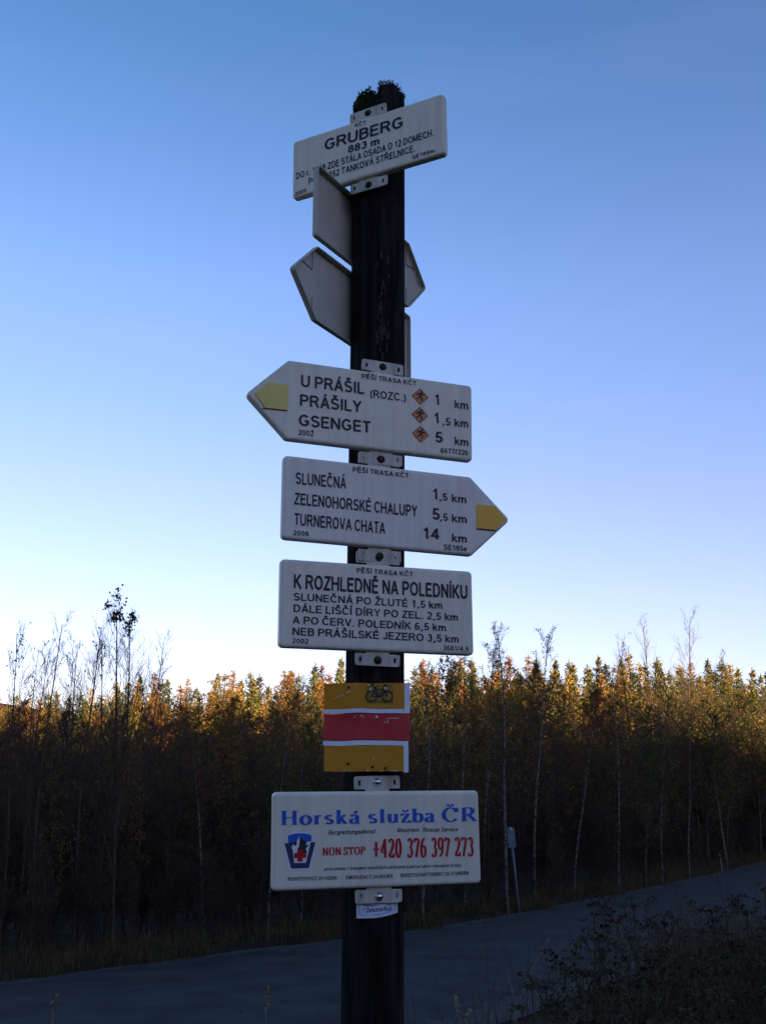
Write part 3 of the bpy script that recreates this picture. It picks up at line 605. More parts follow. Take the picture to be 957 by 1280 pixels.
# ------------------------------------------------------------------ yellow-red-yellow trail marker
tm = empty('trail_marker', (-.034, 2.343, ZC + .17))
def cy(x, z): return 2.3435 + 1.15 * (x + .012) ** 2 + .0012 * math.sin(x * 70 + z * 9)
def band(name, x0, x1, z0, z1, m, wob=0.0, off=0.0, th=.0014, parent=tm, n=22):
    mb = MB(); X = [x0 + (x1 - x0) * k / n for k in range(n + 1)]
    W = lambda x, s: s + wob * (math.sin(x * 48 + s * 20) + .5 * math.sin(x * 90))
    for x in X:
        for (zz, d) in ((W(x, z0), 0), (W(x, z1), 0), (W(x, z1), th), (W(x, z0), th)):
            mb.v.append((x + .034, cy(x, zz) - off + d - 2.343, zz - .17))
    for k in range(n):
        for j in range(4): mb.f.append((k * 4 + j, k * 4 + (j + 1) % 4, (k + 1) * 4 + (j + 1) % 4, (k + 1) * 4 + j))
    mb.f += [(0, 3, 2, 1), (n * 4, n * 4 + 1, n * 4 + 2, n * 4 + 3)]
    return mb.build(name, M[m], parent, smooth=False)
b1 = band('yellow_band', -.1222, .0441, .2080, .2600, 'yellow_old', .0005)
band('white_stripe', -.1240, .0441, .1985, .2072, 'band_white', .0006, .0002); band('white_stripe', .0445, .0557, .1985, .2605, 'band_white', 0, .0003)
rb = band('red_band', -.1225, .0556, .1440, .1970, 'band_red', .0006)
band('white_stripe', -.1235, .0520, .1330, .1425, 'band_white', .0006, .0002); band('white_stripe', .0421, .0520, .0790, .1326, 'band_white', 0, .0003)
b2 = band('yellow_band', -.1210, .0418, .0810, .1322, 'yellow_old', .0005)
cv = lambda off: (lambda p: (p[0] + .034, cy(p[0], p[2]) - off + p[1] - 2.343, p[2] - .17))
band('worn_patch', -.0345, .0210, .2185, .2570, 'patch', .0004, .0006, .0004, b1, 10)
mb = MB(); Tb = lambda p: (-.0075 + p.x, .2365 + p.y); L1 = lambda d: .0010
for k, s in enumerate([ell(-.0165, -.004, .0108, .0108), ell(.0165, -.004, .0108, .0108), [(-.0165, -.004), (-.008, .010), (.0085, .010), (0, -.004), (-.0165, -.004)], [(0, -.004), (-.009, .013)], [(.0165, -.004), (.0075, .015), (.012, .016)], [(-.013, .0135), (-.005, .0135)], ell(0, -.004, .0022, .0022)]):
    strip(mb, s, L1 if k > 1 else (lambda d: .0013), Tb, -.0010 - .00004 * k)
mb.v = [cv(.0009)(p) for p in mb.v]; mb.build('bicycle_symbol', M['ink'], b1)
rg = random.Random(8)
def flakes(parent, L):
    mb = MB()
    for (x, z, w, h, a) in L:
        c, s = math.cos(a), math.sin(a); pts = []
        for (dx, dz) in ((-w, -h * .4), (0, -h), (w, -h * .3), (w * .7, h), (-w * .6, h * .6)):
            xx = x + dx * c - dz * s; zz = z + dx * s + dz * c; pts.append((xx + .034, cy(xx, zz) - .0013 - 2.343, zz - .17))
        mb.face(pts)
    mb.build('paint_flakes', M['flake'], parent)
flakes(b1, [(-.092, .2325, .012, .0009, .36), (-.072, .2415, .006, .0009, .32), (-.030, .2560, .003, .0015, 0), (-.012, .2170, .002, .001, 0), (.008, .2130, .002, .001, 0), (.004, .2500, .003, .004, .4), (-.026, .247, .002, .004, -.3)])
flakes(rb, [(-.059, .1905, .0015, .0015, 0), (-.044, .1925, .002, .0018, 0), (-.039, .1895, .0012, .0012, 0), (-.013, .1905, .003, .003, .4), (.020, .1880, .014, .0007, 0), (.010, .182, .001, .005, 0), (.004, .179, .005, .0005, .3)])
flakes(b2, [(-.0190, .1065, .001, .003, 0), (-.079, .0825, .003, .001, 0), (-.031, .0830, .003, .0018, 0), (.022, .0820, .010, .0008, 0), (-.004, .0815, .005, .0008, 0)])
for i, (x, z) in enumerate([(-.0712, .2511), (-.0213, .2567), (.0058, .2554), (-.0713, .0964), (-.0214, .0897), (.0052, .0876)]):
    mb = MB(); y = cy(x, z) - 2.343; mb.tube([(x + .034, y - .0004, z - .17), (x + .034, y - .0028, z - .17)], [.0030, .0022], 8, True)
    mb.build('nail', M['rust'], b1 if i < 3 else b2)
tag(tm, 'bent yellow, red and yellow trail marker plate with a bicycle, nailed below the route boards', 'trail marker')

# sticker under the lowest bracket
st = empty('sticker', (-.010, 2.3618, ZC - .177), (0, 0, R(19.9))); mb = MB(); n = 12
low = lambda x: -.0255 + .0085 * max(0, (x + .01) / .053) ** 1.6
for k in range(n + 1):
    x = -.043 + .087 * k / n; y = .0012 + 2.2 * x * x
    mb.v += [(x, y, .028), (x, y, low(x))]
mb.f = [(2 * k, 2 * k + 1, 2 * k + 3, 2 * k + 2) for k in range(n)]
bk = [(x, y + .0006, z) for x, y, z in mb.v]; b = len(mb.v); mb.v += bk
mb.f += [(b + 2 * k, b + 2 * k + 2, b + 2 * k + 3, b + 2 * k + 1) for k in range(n)]
mb.build('label_sheet', M['sticker'], st)
mb = MB(); pts = [(-.038, .020), (-.038, -.016), (-.033, -.0205), (0, -.0195), (.022, -.0155), (.037, -.010), (.038, .020)]
strip(mb, pts, lambda d: .0005, lambda p: (p.x, p.y), -.0002); strip(mb, [(-.030, -.0012), (-.014, -.0018), (-.012, -.0036), (-.009, -.0015), (.028, -.0012)], lambda d: .0009, lambda p: (p.x, p.y), -.00025)
mb.v = [(x, y + .0012 + 2.2 * x * x - .0003, z) for x, y, z in mb.v]; mb.build('border_line', M['marker'], st)
lettering('* Železná Rud', -.0300, -.0150, .0290, -.0118, .0080, M['navy'], st, bold=.085, slant=.08, curve=lambda p: (p[0], p[1] + .0012 + 2.2 * p[0] ** 2, p[2]))
tag(st, 'small pale blue sticker with curved lower edge under the lowest bracket', 'sticker')

# ------------------------------------------------------------------ trees
def wander(rg, p, d, length, n, curl, lift=0.0):
    pts = [p.copy()]; d = d.normalized()
    for _ in range(n):
        d = (d + Vector((rg.uniform(-1, 1), rg.uniform(-1, 1), rg.uniform(-1, 1))) * curl + Vector((0, 0, lift))).normalized()
        pts.append(pts[-1] + d * (length / n))
    return pts
def along(pts, t):
    k = t * (len(pts) - 1); i = min(int(k), len(pts) - 2); return pts[i].lerp(pts[i + 1], k - i), (pts[i + 1] - pts[i]).normalized()
def leaf(mb, rg, p, s):
    a = Vector((rg.uniform(-1, 1), rg.uniform(-1, 1), rg.uniform(-1, .3))).normalized(); b = a.cross(Vector((rg.uniform(-1, 1), rg.uniform(-1, 1), rg.uniform(-1, 1)))).normalized()
    mb.face([p, p + a * s * .5 + b * s * .35, p + a * s, p + a * s * .5 - b * s * .35])
def birch(seed, H=6.0, r0=.045, nb=34, sub=6, leaves=0, lsize=.055, leaf_from=.0, spread=.55, start=.22, trunkm='birch', leafm='leaf_gold', forks=1, twigm='twig', tmin=.0045):
    """returns {part name: mesh}"""
    rg = random.Random(seed); T = MB(); B = MB(); L = MB()
    stems = []
    main = wander(rg, Vector((0, 0, -.15)), Vector((rg.uniform(-.06, .06), rg.uniform(-.06, .06), 1)), H * 1.0, 12, .055, .02); stems.append((main, r0))
    for _ in range(forks - 1):
        p, d = along(main, rg.uniform(.12, .4)); a = rg.uniform(0, 6.28)
        stems.append((wander(rg, p, d + Vector((math.cos(a), math.sin(a), 0)) * .32, H * rg.uniform(.5, .62), 9, .06, .10), r0 * .6))
    tips = []
    for st, r in stems:
        m = len(st); T.tube(st, [r * (1 - .88 * (k / (m - 1))) + .003 for k in range(m)], 6)
        Hs = (st[-1] - st[0]).length
        n1 = int(nb * Hs / H)
        for i in range(n1):
            t = start + (1 - start) * (i + rg.random()) / n1
            p, d = along(st, min(t, .98)); a = rg.uniform(0, 6.28); up = rg.uniform(.9, 1.6)
            ln = H * .30 * (1.12 - t) * rg.uniform(.6, 1.25) + .15
            q = wander(rg, p, Vector((math.cos(a) * spread, math.sin(a) * spread, up * .75)), ln, 5, .13, .05)
            rb = max(.30 * r * (1.1 - t), tmin * 1.1); B.tube(q, [rb, rb * .85, rb * .7, rb * .6, rb * .5, tmin * .6], 3)
            for j in range(sub):
                tt = rg.uniform(.15, 1); p2, d2 = along(q, tt); a2 = rg.uniform(0, 6.28)
                q2 = wander(rg, p2, d2 + Vector((math.cos(a2), math.sin(a2), rg.uniform(-.2, .7))) * .7, ln * rg.uniform(.25, .5), 3, .16, .04)
                B.tube(q2, [tmin * .9, tmin * .75, tmin * .6, tmin * .4], 3); tips.append((q2, t))
                for _ in range(2):
                    p3, d3 = along(q2, rg.uniform(.2, 1)); a3 = rg.uniform(0, 6.28)
                    q3 = wander(rg, p3, d3 + Vector((math.cos(a3), math.sin(a3), rg.uniform(-.5, .5))) * .8, ln * .16 + .06, 2, .2, 0)
                    B.tube(q3, [tmin * .6, tmin * .5, tmin * .3], 3); tips.append((q3, t))
    cand = [q for q, t in tips if t >= leaf_from]
    if leaves and cand:
        clump = [rg.choice(cand) for _ in range(max(6, len(cand) // 3))]
        for _ in range(leaves):
            q = rg.choice(clump); p, _d = along(q, rg.random()); leaf(L, rg, p + Vector((rg.gauss(0, .03), rg.gauss(0, .03), rg.gauss(0, .03))), lsize * rg.uniform(.6, 1.3))
    out = [('trunk', T.mesh('trunk', M[trunkm], True)), ('branches', B.mesh('branches', M[twigm]))]
    if L.f: out.append(('leaves', L.mesh('leaves', M[leafm])))
    return out
def spruce(seed, H=9.0, Rb=1.35, m='needle', gap=.26, dens=1.0, trunkm='bark', droop=.25):
    rg = random.Random(seed); T = MB(); L = MB(); z = H * .08
    T.tube([(0, 0, -.2), (.02, 0, H * .4), (0, .02, H * .98)], [.012 * H, .008 * H, .012], 6)
    while z < H * .97:
        f = 1 - z / H; rl = (Rb * min(f ** .95, .60) + .04) * rg.uniform(.85, 1.15); nbr = max(5, int(10 * dens * (.5 + f * .7))); a0 = rg.uniform(0, 6.28)
        for k in range(nbr):
            a = a0 + 6.283 * k / nbr + rg.uniform(-.25, .25); ln = rl * rg.uniform(.6, 1.15); z0 = z + rg.uniform(-.12, .12)
            if rg.random() < .05: continue
            d = Vector((math.cos(a), math.sin(a), 0)); s = d.cross(Vector((0, 0, 1)))
            P = lambda t: Vector((0, 0, z0)) + d * (ln * t) + Vector((0, 0, ln * (.55 * (1 - f) ** 1.5 * t - droop * t * (.4 + f) + .18 * t * t)))
            T.face([P(0) + s * .012, P(.5) + s * .006, P(1), P(.5) - s * .006])
            nseg = max(2, int(ln / .14))
            for i in range(nseg):
                t = (i + .5) / nseg; p = P(t); w = (.07 + .12 * rg.random()) * (.45 + f)
                for _ in range(2):                              # hanging sprays, edge down
                    o_ = s * rg.uniform(-.16, .16) * (1.2 - t) + Vector((0, 0, rg.uniform(-.03, .05))); e = (d * rg.uniform(-.2, 1) + s * rg.uniform(-1, 1)).normalized(); q = p + o_
                    dn = Vector((rg.uniform(-.3, .3), rg.uniform(-.3, .3), -1)) * rg.uniform(.10, .24) * (.45 + f)
                    L.face([q - e * w * .5, q + e * w * .6, q + e * w * .25 + dn, q - e * w * .15 + dn * .8])
                q = p + s * rg.choice((-1, 1)) * rg.uniform(.04, .14) + d * .08; L.face([p - d * .05, q - d * .04, q + d * .05 + Vector((0, 0, .03)), p + d * .09 + Vector((0, 0, .02))])
        z += gap * (.35 + f * .7) * rg.uniform(.85, 1.15)
    for k in range(14):
        a = rg.uniform(0, 6.28); zz = H * rg.uniform(.955, 1.0); e = Vector((math.cos(a), math.sin(a), 0)) * .10 * (1.03 - zz / H) / .07; L.face([(0, 0, zz - .06), Vector((0, 0, zz + .03)) + e, (0, 0, zz + .06)])
    return [('trunk', T.mesh('trunk', M[trunkm])), ('crown', L.mesh('crown', M[m]))]

B_ = dict(
 bare1=birch(1, 6, .040, 34, 6, 60, .06, .85, .55, leafm='leaf_dark', trunkm='bark'), bare2=birch(2, 6, .036, 30, 6, 20, .06, .8, .7, forks=3, leafm='leaf_dark', trunkm='bark'),
 bare3=birch(3, 6, .038, 36, 5, 0, spread=.6, forks=2, trunkm='bark'), tuft=birch(4, 6, .042, 40, 6, 330, .07, .90, .42, forks=2, leafm='leaf_dark', trunkm='bark'),
 white1=birch(5, 7, .050, 42, 6, 700, .05, .30, .6, start=.38, leafm='leaf_gold'), white2=birch(6, 7, .044, 40, 6, 900, .05, .35, .55, start=.4, leafm='leaf_green'),
 white3=birch(7, 7, .040, 38, 6, 500, .05, .3, .6, start=.42, leafm='leaf_rust'),
 rust=birch(8, 6, .035, 44, 6, 2200, .06, .1, .6, leafm='leaf_rust', trunkm='bark', start=.2), gold=birch(9, 6, .035, 44, 6, 2400, .06, .1, .6, leafm='leaf_gold', trunkm='bark', start=.2),
 green=birch(10, 6, .040, 48, 6, 3000, .065, .1, .75, leafm='leaf_green', trunkm='bark', start=.16, forks=2), brush=birch(12, 2.4, .016, 26, 5, 120, .05, 0, .8, start=.05, forks=3, leafm='leaf_dark', trunkm='bark', tmin=.005),
 brush2=birch(13, 3.2, .02, 30, 5, 30, .05, 0, .7, start=.1, forks=3, leafm='leaf_rust', trunkm='bark', tmin=.0055))
B_['brush3'] = birch(14, 3.2, .02, 60, 6, 1100, .06, 0, .95, start=.04, forks=3, leafm='leaf_dark', trunkm='bark', tmin=.006); REF3 = 3.2
S_ = dict(sp1=spruce(21, 9, 2.8), sp2=spruce(22, 9, 2.3), sp3=spruce(23, 9, 3.3, gap=.30), la1=spruce(24, 9, 2.7, 'needle_gold', .30, .95, droop=.12), la2=spruce(25, 9, 3.1, 'needle_gold', .30, .9, droop=.1), dk=spruce(26, 9, 2.9, 'needle_dark'))
REFH = dict(bare1=6, bare2=6, bare3=6, tuft=6, white1=7, white2=7, white3=7, rust=6, gold=6, green=6, brush=2.4, brush2=3.2, brush3=3.2)
rt = random.Random(77)
def plant_tree(name, parts, x, y, H, ref, label, cat, group=None, wide=1.0):
    s = H / ref
    t = empty(name, (x, y, ground_z(x, y)), (rt.uniform(-.03, .03), rt.uniform(-.03, .03), rt.uniform(0, 6.28))); t.scale = (s * wide, s * wide, s)
    for n, me in parts: obj(n, me, t)
    return tag(t, label, cat, group)
def bearing(px): return (px - 478.5) / 1452.0 * 1.0        # x / y slope at eye level for a picture column
def verge_y(px):                                            # where that sight line leaves the far road edge
    k = bearing(px); y = 12.0
    while y < 90 and k * y > lerp_line(FAR, y): y += .1
    return y
def height_for(y, topy, x, ty): return CAM_Z + (1016 - topy) / 1452.0 * ty - ground_z(x, ty)
def tree_at(kind, px, beyond, topy, label, cat='birch tree', group=None, name='birch_tree', wide=1.0, cap=99, top_px=None):
    y = verge_y(px) + beyond; x = bearing(px) * y; H = min(cap, max(1.2, height_for(y, topy, x, y)))
    if kind in B_: return plant_tree(name, B_[kind], x, y, H, REFH[kind], label, cat, group, wide)
    return plant_tree(name, S_[kind], x, y, H, 9.0, label, cat, group, wide)
G1 = 'bare young birches at the left'; G2 = 'pale-stemmed birches right of the signpost'
front = [
 ('bare1', 14, 1.6, 782, 'leafless birch at the far left edge, a few leaves still on its twigs', G1), ('bare2', 34, 2.6, 800, 'low forked leafless birch second from the left edge', G1),
 ('bare3', 52, 1.2, 768, 'slim leafless birch with one straight leader third from the left edge', G1), ('bare2', 78, 3.4, 792, 'spreading leafless birch standing between the slim leader and the two-topped birch', G1),
 ('bare3', 104, 1.8, 770, 'two-topped leafless birch with leaf specks, just left of the tallest left birch', G1), ('bare1', 122, 4.0, 786, 'thin leafless birch close behind the tallest left birch', G1),
 ('tuft', 150, 1.5, 748, 'tallest birch at the left with a tuft of dark leaves at its top', G1), ('bare3', 176, 3.0, 792, 'bushy leafless birch on the right side of the tallest left birch', G1),
 ('bare2', 208, 5.0, 838, 'short leafless birch in the dip of the treeline right of the left birches', G1),
 ('white3', 262, 1.5, 858, 'slender rusty birch in the shade midway between left birches and signpost', G1), ('rust', 300, 3.0, 872, 'bushy rust-leaved birch left of the trail marker, in shade', None),
 ('white2', 338, 2.0, 866, 'pale-stemmed thin birch just left of the rescue board', G1), ('white3', 378, 3.0, 850, 'thin birch right behind the left half of the rescue board', G1),
 ('white1', 527, 1.4, 830, 'pale wavy birch stem right beside the trail marker', G2), ('gold', 548, 4.5, 824, 'gold-leaved birch behind the right edge of the trail marker', G2),
 ('white3', 578, 2.4, 818, 'rusty birch with pale stem above the right end of the rescue board', G2), ('white2', 604, 3.6, 812, 'slim greenish birch just left of the tall white-stemmed birch', G2),
 ('white1', 631, 1.2, 778, 'tall white-stemmed birch with green-gold leaves right of the route board', G2), ('white2', 664, 3.0, 792, 'second tall leafy birch, right of the white-stemmed one', G2),
 ('rust', 690, 5.0, 836, 'rust-leaved birch between the leafy birches and the pale mid stems', None), ('white3', 712, 1.6, 842, 'pale-stemmed birch with brown twigs above the blue marker pole', G2),
 ('white1', 768, 1.8, 838, 'straight pale birch stem in the middle of the right-hand wood', G2), ('bare1', 796, 7.0, 784, 'very thin birch whose leaf tuft stands clear of the treeline, right of centre', G2),
 ('green', 800, .9, 880, 'yellow-green bushy birch low in front of the right-hand wood', None), ('white2', 822, 1.4, 868, 'curving pale birch stem beside the bushy yellow-green birch', G2),
 ('bare3', 838, 9.0, 762, 'leafless birch with a thin high leader, left one of the right-hand pair', G2), ('white3', 856, 1.5, 872, 'pale birch leaning right, beside the white verge stake', G2),
 ('bare3', 872, 8.0, 752, 'tallest leafless birch on the right, dark stem high above the treeline', G2), ('green', 880, 3.0, 832, 'broad dark green birch at the right, under the tall leafless one', None),
 ('white1', 903, 2.0, 848, 'slender pale birch on the right edge of the broad green one', G2), ('bare1', 907, 9.0, 806, 'small leafless birch with bent tip near the right edge', G2), ('green', 945, 2.5, 866, 'green bushy tree at the right picture edge', None),
]
for k, px, bd, ty, lab, g in front: tree_at(k, px, bd, ty + (10 if px > 660 and k[:4] == 'bare' else 0), lab, group=g, wide=(1.25 if k == 'green' else .72 if k[:4] == 'bare' else .85))
QUEUE = []
SEG = [(-999, 0, 'outside the left picture edge'), (0, 110, 'behind the leafless birches at far left'), (110, 225, 'around the tallest left birch'), (225, 345, 'left of the rescue board'), (345, 430, 'behind the left ends of the signs'),
       (430, 520, 'behind the signpost'), (520, 600, 'just right of the trail marker'), (600, 700, 'around the tall white-stemmed birch'), (700, 790, 'in the middle of the right-hand wood'), (790, 865, 'around the bushy yellow-green birch'), (865, 957, 'near the right picture edge'), (957, 9999, 'outside the right picture edge')]
ORD = 'first second third fourth fifth sixth seventh eighth ninth tenth eleventh twelfth thirteenth fourteenth fifteenth sixteenth seventeenth eighteenth nineteenth twentieth'.split()
ORD += ['twenty-' + o for o in ORD[:9]] + ['thirtieth'] + ['thirty-' + o for o in ORD[:9]]
def queue(t, px, what, cat):
    seg = [z for a, b, z in SEG if a <= px < b][0]; QUEUE.append((what, seg, px, t)); t['category'] = cat; return t
def label_queue():
    by = {}
    for w, g, px, t in QUEUE: by.setdefault((w, g), []).append((px, t))
    for (w, g), L in by.items():
        L.sort(key=lambda q: q[0])
        for i, (px, t) in enumerate(L):
            t['label'] = '%s %s' % (w, g) if len(L) == 1 else '%s %s, %s from left' % (w, g, ORD[min(i, 38)])
            t['group'] = w + 's'
# filler stand of young trees in the shade behind the front row
rt.seed(31)
kinds = ['rust', 'gold', 'white3', 'bare2', 'green', 'rust', 'bare3', 'white1', 'gold', 'bare1']
lab = {'rust': 'rust-leaved inner birch', 'gold': 'gold-leaved inner birch', 'green': 'greenish bushy inner birch', 'white3': 'pale-stemmed rusty inner birch',
       'white1': 'pale-stemmed golden inner birch', 'bare1': 'leafless inner birch', 'bare2': 'forked leafless inner birch', 'bare3': 'slim leafless inner birch'}
i = 0
for row, (bd, lo, hi, n) in enumerate([(4, 868, 915, 30), (8, 858, 895, 32), (13, 850, 882, 34)]):
    for j in range(n):
        px = -90 + 1140 * (j + rt.uniform(.1, .9)) / n; k = rt.choice(kinds); side = 'left' if px < 430 else 'right'
        t_ = tree_at(k, px, bd + rt.uniform(-1.5, 1.5), rt.uniform(lo, hi) - (12 if 500 < px < 700 else 0) + (36 if px < 240 else 20 if px < 430 else 0), lab[k], wide=1.0); queue(t_, px, lab[k], 'birch tree')
# taller autumn birches standing out in the low sun, between the near wood and the conifers
for row, (d0, lo, hi, n) in enumerate([(44, 862, 900, 32), (52, 846, 880, 36)]):
    for j in range(n):
        px = -140 + 1370 * (j + rt.uniform(.1, .9)) / n; k = rt.choice(['gold', 'rust', 'gold', 'green', 'rust']); y = max(d0, verge_y(px) + 9) + rt.uniform(-3, 3); x = bearing(px) * y
        H = height_for(y, rt.uniform(lo, hi) + (14 if px < 240 else 0), x, y)
        queue(plant_tree('birch_tree', B_[k], x, y, H, REFH[k], '', 'birch tree', None, rt.uniform(1.2, 1.7)), px, {'gold': 'gold-leaved sunlit birch', 'rust': 'rust-leaved sunlit birch', 'green': 'olive-leaved sunlit birch'}[k], 'birch tree')
# conifers behind
prof = [(-120, 866), (0, 868), (60, 864), (110, 858), (150, 846), (190, 842), (245, 852), (270, 832), (330, 842), (370, 828), (430, 820), (520, 822), (600, 818), (690, 820), (740, 815), (800, 816), (870, 822), (957, 824), (1080, 820), (1400, 824)]
def topline(px):
    for (a, b), (c, d) in zip(prof, prof[1:]):
        if a <= px <= c: return b + (d - b) * (px - a) / (c - a)
    return 830
names = {'sp': ('spruce_tree', 'green spruce', 'spruce tree'), 'la': ('larch_tree', 'golden larch', 'larch tree'), 'dk': ('spruce_tree', 'dark green spruce', 'spruce tree')}
for row, (d0, dt, n) in enumerate([(58, 34, 48), (68, 20, 56), (80, 10, 63), (94, 2, 73)]):
    for j in range(n):
        px = -160 + 1440 * (j + rt.uniform(.1, .9)) / n
        k = rt.choice(['sp1', 'sp2', 'sp3', 'la1', 'la2', 'la1', 'sp2', 'dk'] if px < 720 else ['sp1', 'sp2', 'sp3', 'la1', 'dk', 'sp2'])
        side = 'above the left end of the road' if px < 240 else 'left of the signpost' if px < 440 else 'just right of the signpost' if px < 720 else 'at the right'
        y = d0 + rt.uniform(-4, 4) + (10 if px > 780 else 0); x = bearing(px) * y
        H = height_for(y, topline(px) + dt + abs(rt.gauss(0, 6.5)) - 3, x, y); nm, lb, ct = names[k[:2]]
        w = rt.uniform(1.05, 1.4) if H < 11 else rt.uniform(.9, 1.15)
        queue(plant_tree(nm, S_[k], x, y, H, 9.0, lb, ct, None, w), px, '%s %s' % (['low', 'middling', 'tall', 'hindmost'][row], lb), ct)
# underwood along the verge
for row, (n, d1, d2, h1, h2) in enumerate([(46, .9, 2.4, 1.0, 2.0), (52, 2.5, 5.0, 2.0, 3.4), (44, 5.0, 10.0, 2.6, 4.2)]):
    for j in range(n):
        px = -80 + 1120 * (j + rt.uniform(.1, .9)) / n; y = verge_y(px) + rt.uniform(d1, d2); x = bearing(px) * y; k = ['brush', 'brush2', 'brush3'][rt.choice([0, 1, 2, 2]) if row else rt.choice([0, 1, 1])]
        queue(plant_tree('bush', B_[k], x, y, rt.uniform(h1, h2), REFH[k], '', 'bush'), px, ['low twiggy bush', 'brown thicket bush', 'dark inner bush'][row], 'bush')
label_queue()

# unseen wood added behind the photographer, sized to shade road, signs and near wood
mb = MB(); ro = random.Random(55)
for i in range(980):
    if i < 620:
        az = R(72 + 190 * (i + ro.random()) / 620); dd = ro.choice([27, 30, 33, 37]) + ro.uniform(-1.2, 1.2)
        x = dd * math.sin(az); y = dd * math.cos(az)
    else:
        q = 12 + 115 * (i - 620 + ro.random()) / 360; dd = ro.choice([28, 31, 35]) + ro.uniform(-1, 1); az = 0
        x = OCC_N.x * dd + OCC_T.x * q; y = OCC_N.y * dd + OCC_T.y * q
    if lerp_line(FAR, y) - 1.5 < x < lerp_line(NEAR, y) + 1.5 and az > R(180): continue
    z0 = ground_z(x, y); H = 10.2 + (dd - 18) * .07 - z0 + ro.uniform(-1.6, .4); r = ro.uniform(1.5, 2.2); N = 8
    for (zb, zt, rb) in ((0, .3, 1), (.08, .4, .98), (.16, .5, .95), (.26, .6, .86), (.38, .7, .74), (.5, .8, .58), (.62, .89, .44), (.75, .96, .28), (.86, 1, .15)):
        b = len(mb.v); mb.v.append((x, y, z0 + H * zt))
        for k in range(N): a = 6.283 * k / N + ro.random(); q = r * rb * ro.uniform(.7, 1.25); mb.v.append((x + q * math.cos(a), y + q * math.sin(a), z0 + H * zb - ro.uniform(0, .3)))
        for k in range(N): mb.f.append((b, b + 1 + k, b + 1 + (k + 1) % N))
tag(mb.build('wood', M['needle_dark']), 'unseen dark conifer wood added behind the viewer for its shade', 'wood', kind='stuff')

# ------------------------------------------------------------------ verge grass and bank growth
def blades(name, m, N, place, hmin, hmax, w, seed, label):
    rg = random.Random(seed); mb = MB()
    for _ in range(N):
        x, y = place(rg); z = ground_z(x, y); h = rg.uniform(hmin, hmax) * rg.choice([.6, 1, 1, 1.3]); a = rg.uniform(0, 6.28); b = rg.uniform(0, 6.28); l = rg.uniform(.05, .6) * h
        wx, wy = w * math.cos(a), w * math.sin(a); dx, dy = l * math.cos(b), l * math.sin(b)
        mb.v += [(x - wx, y - wy, z - .02), (x + wx, y + wy, z - .02), (x + dx * .4 + wx * .8, y + dy * .4 + wy * .8, z + h * .6), (x + dx * .4 - wx * .8, y + dy * .4 - wy * .8, z + h * .6), (x + dx, y + dy, z + h * .97)]
        i = len(mb.v) - 5; mb.f += [(i, i + 1, i + 2, i + 3), (i + 3, i + 2, i + 4)]
    return tag(mb.build(name, m), label, 'grass', kind='stuff')
def far_place(rg):
    while True:
        x, y = far_place0(rg)
        if rg.random() < .30 + .7 * sstep(-.3, .5, hnoise(x * 1.7 + 3, y * 1.3)): return x, y
def far_place0(rg):
    y = 12 + 66 * rg.random() ** 1.5; d = abs(rg.gauss(0, 1.0)) + .3 + .35 * math.sin(y * 1.9) * math.sin(y * .7); x = lerp_line(FAR, y) - d * 1.25; return x, y
blades('verge_grass', M['grass'], 26000, far_place, .10, .34, .007, 1, 'pale dry grass along the far edge of the road')
def near_place(rg):
    while True:
        x, y = rg.uniform(.2, 7), 2.8 + 13 * rg.random() ** 1.2
        if x > .28 * y - .8 + .4 * rg.random() or rg.random() < .04:
            if x - lerp_line(NEAR, y) > .8: return x, y
blades('bank_grass', M['weed'], 34000, near_place, .22, .74, .003, 2, 'dark withered grass and litter on the bank at bottom right')
rg = random.Random(21); mb = MB()
for _ in range(1500):                                       # fallen leaves, thick at the edges, few on the carriageway
    y = 9 + 45 * rg.random() ** 1.4; xf, xn = lerp_line(FAR, y), lerp_line(NEAR, y); t_ = rg.choice([abs(rg.gauss(0, .05)), 1 - abs(rg.gauss(0, .05)), rg.random()]); x = xf + (xn - xf) * t_
    a = rg.uniform(0, 6.28); r_ = rg.uniform(.012, .03); c, s_ = math.cos(a) * r_, math.sin(a) * r_; z = .036 + .06 * math.sin(math.pi * max(0, min(1, t_))) + .004
    mb.face([(x + c, y + s_, z), (x - s_ * .6, y + c * .6, z + .006), (x - c, y - s_, z + .002), (x + s_ * .6, y - c * .6, z + .008)])
tag(mb.build('fallen_leaves', M['leaf_dark']), 'small fallen leaves scattered over the road and its edges', 'leaves', kind='stuff')
blades('dead_stems', M['weed'], 2200, near_place, .7, 1.25, .0022, 6, 'thin dead stems standing up from the bank growth at bottom right')
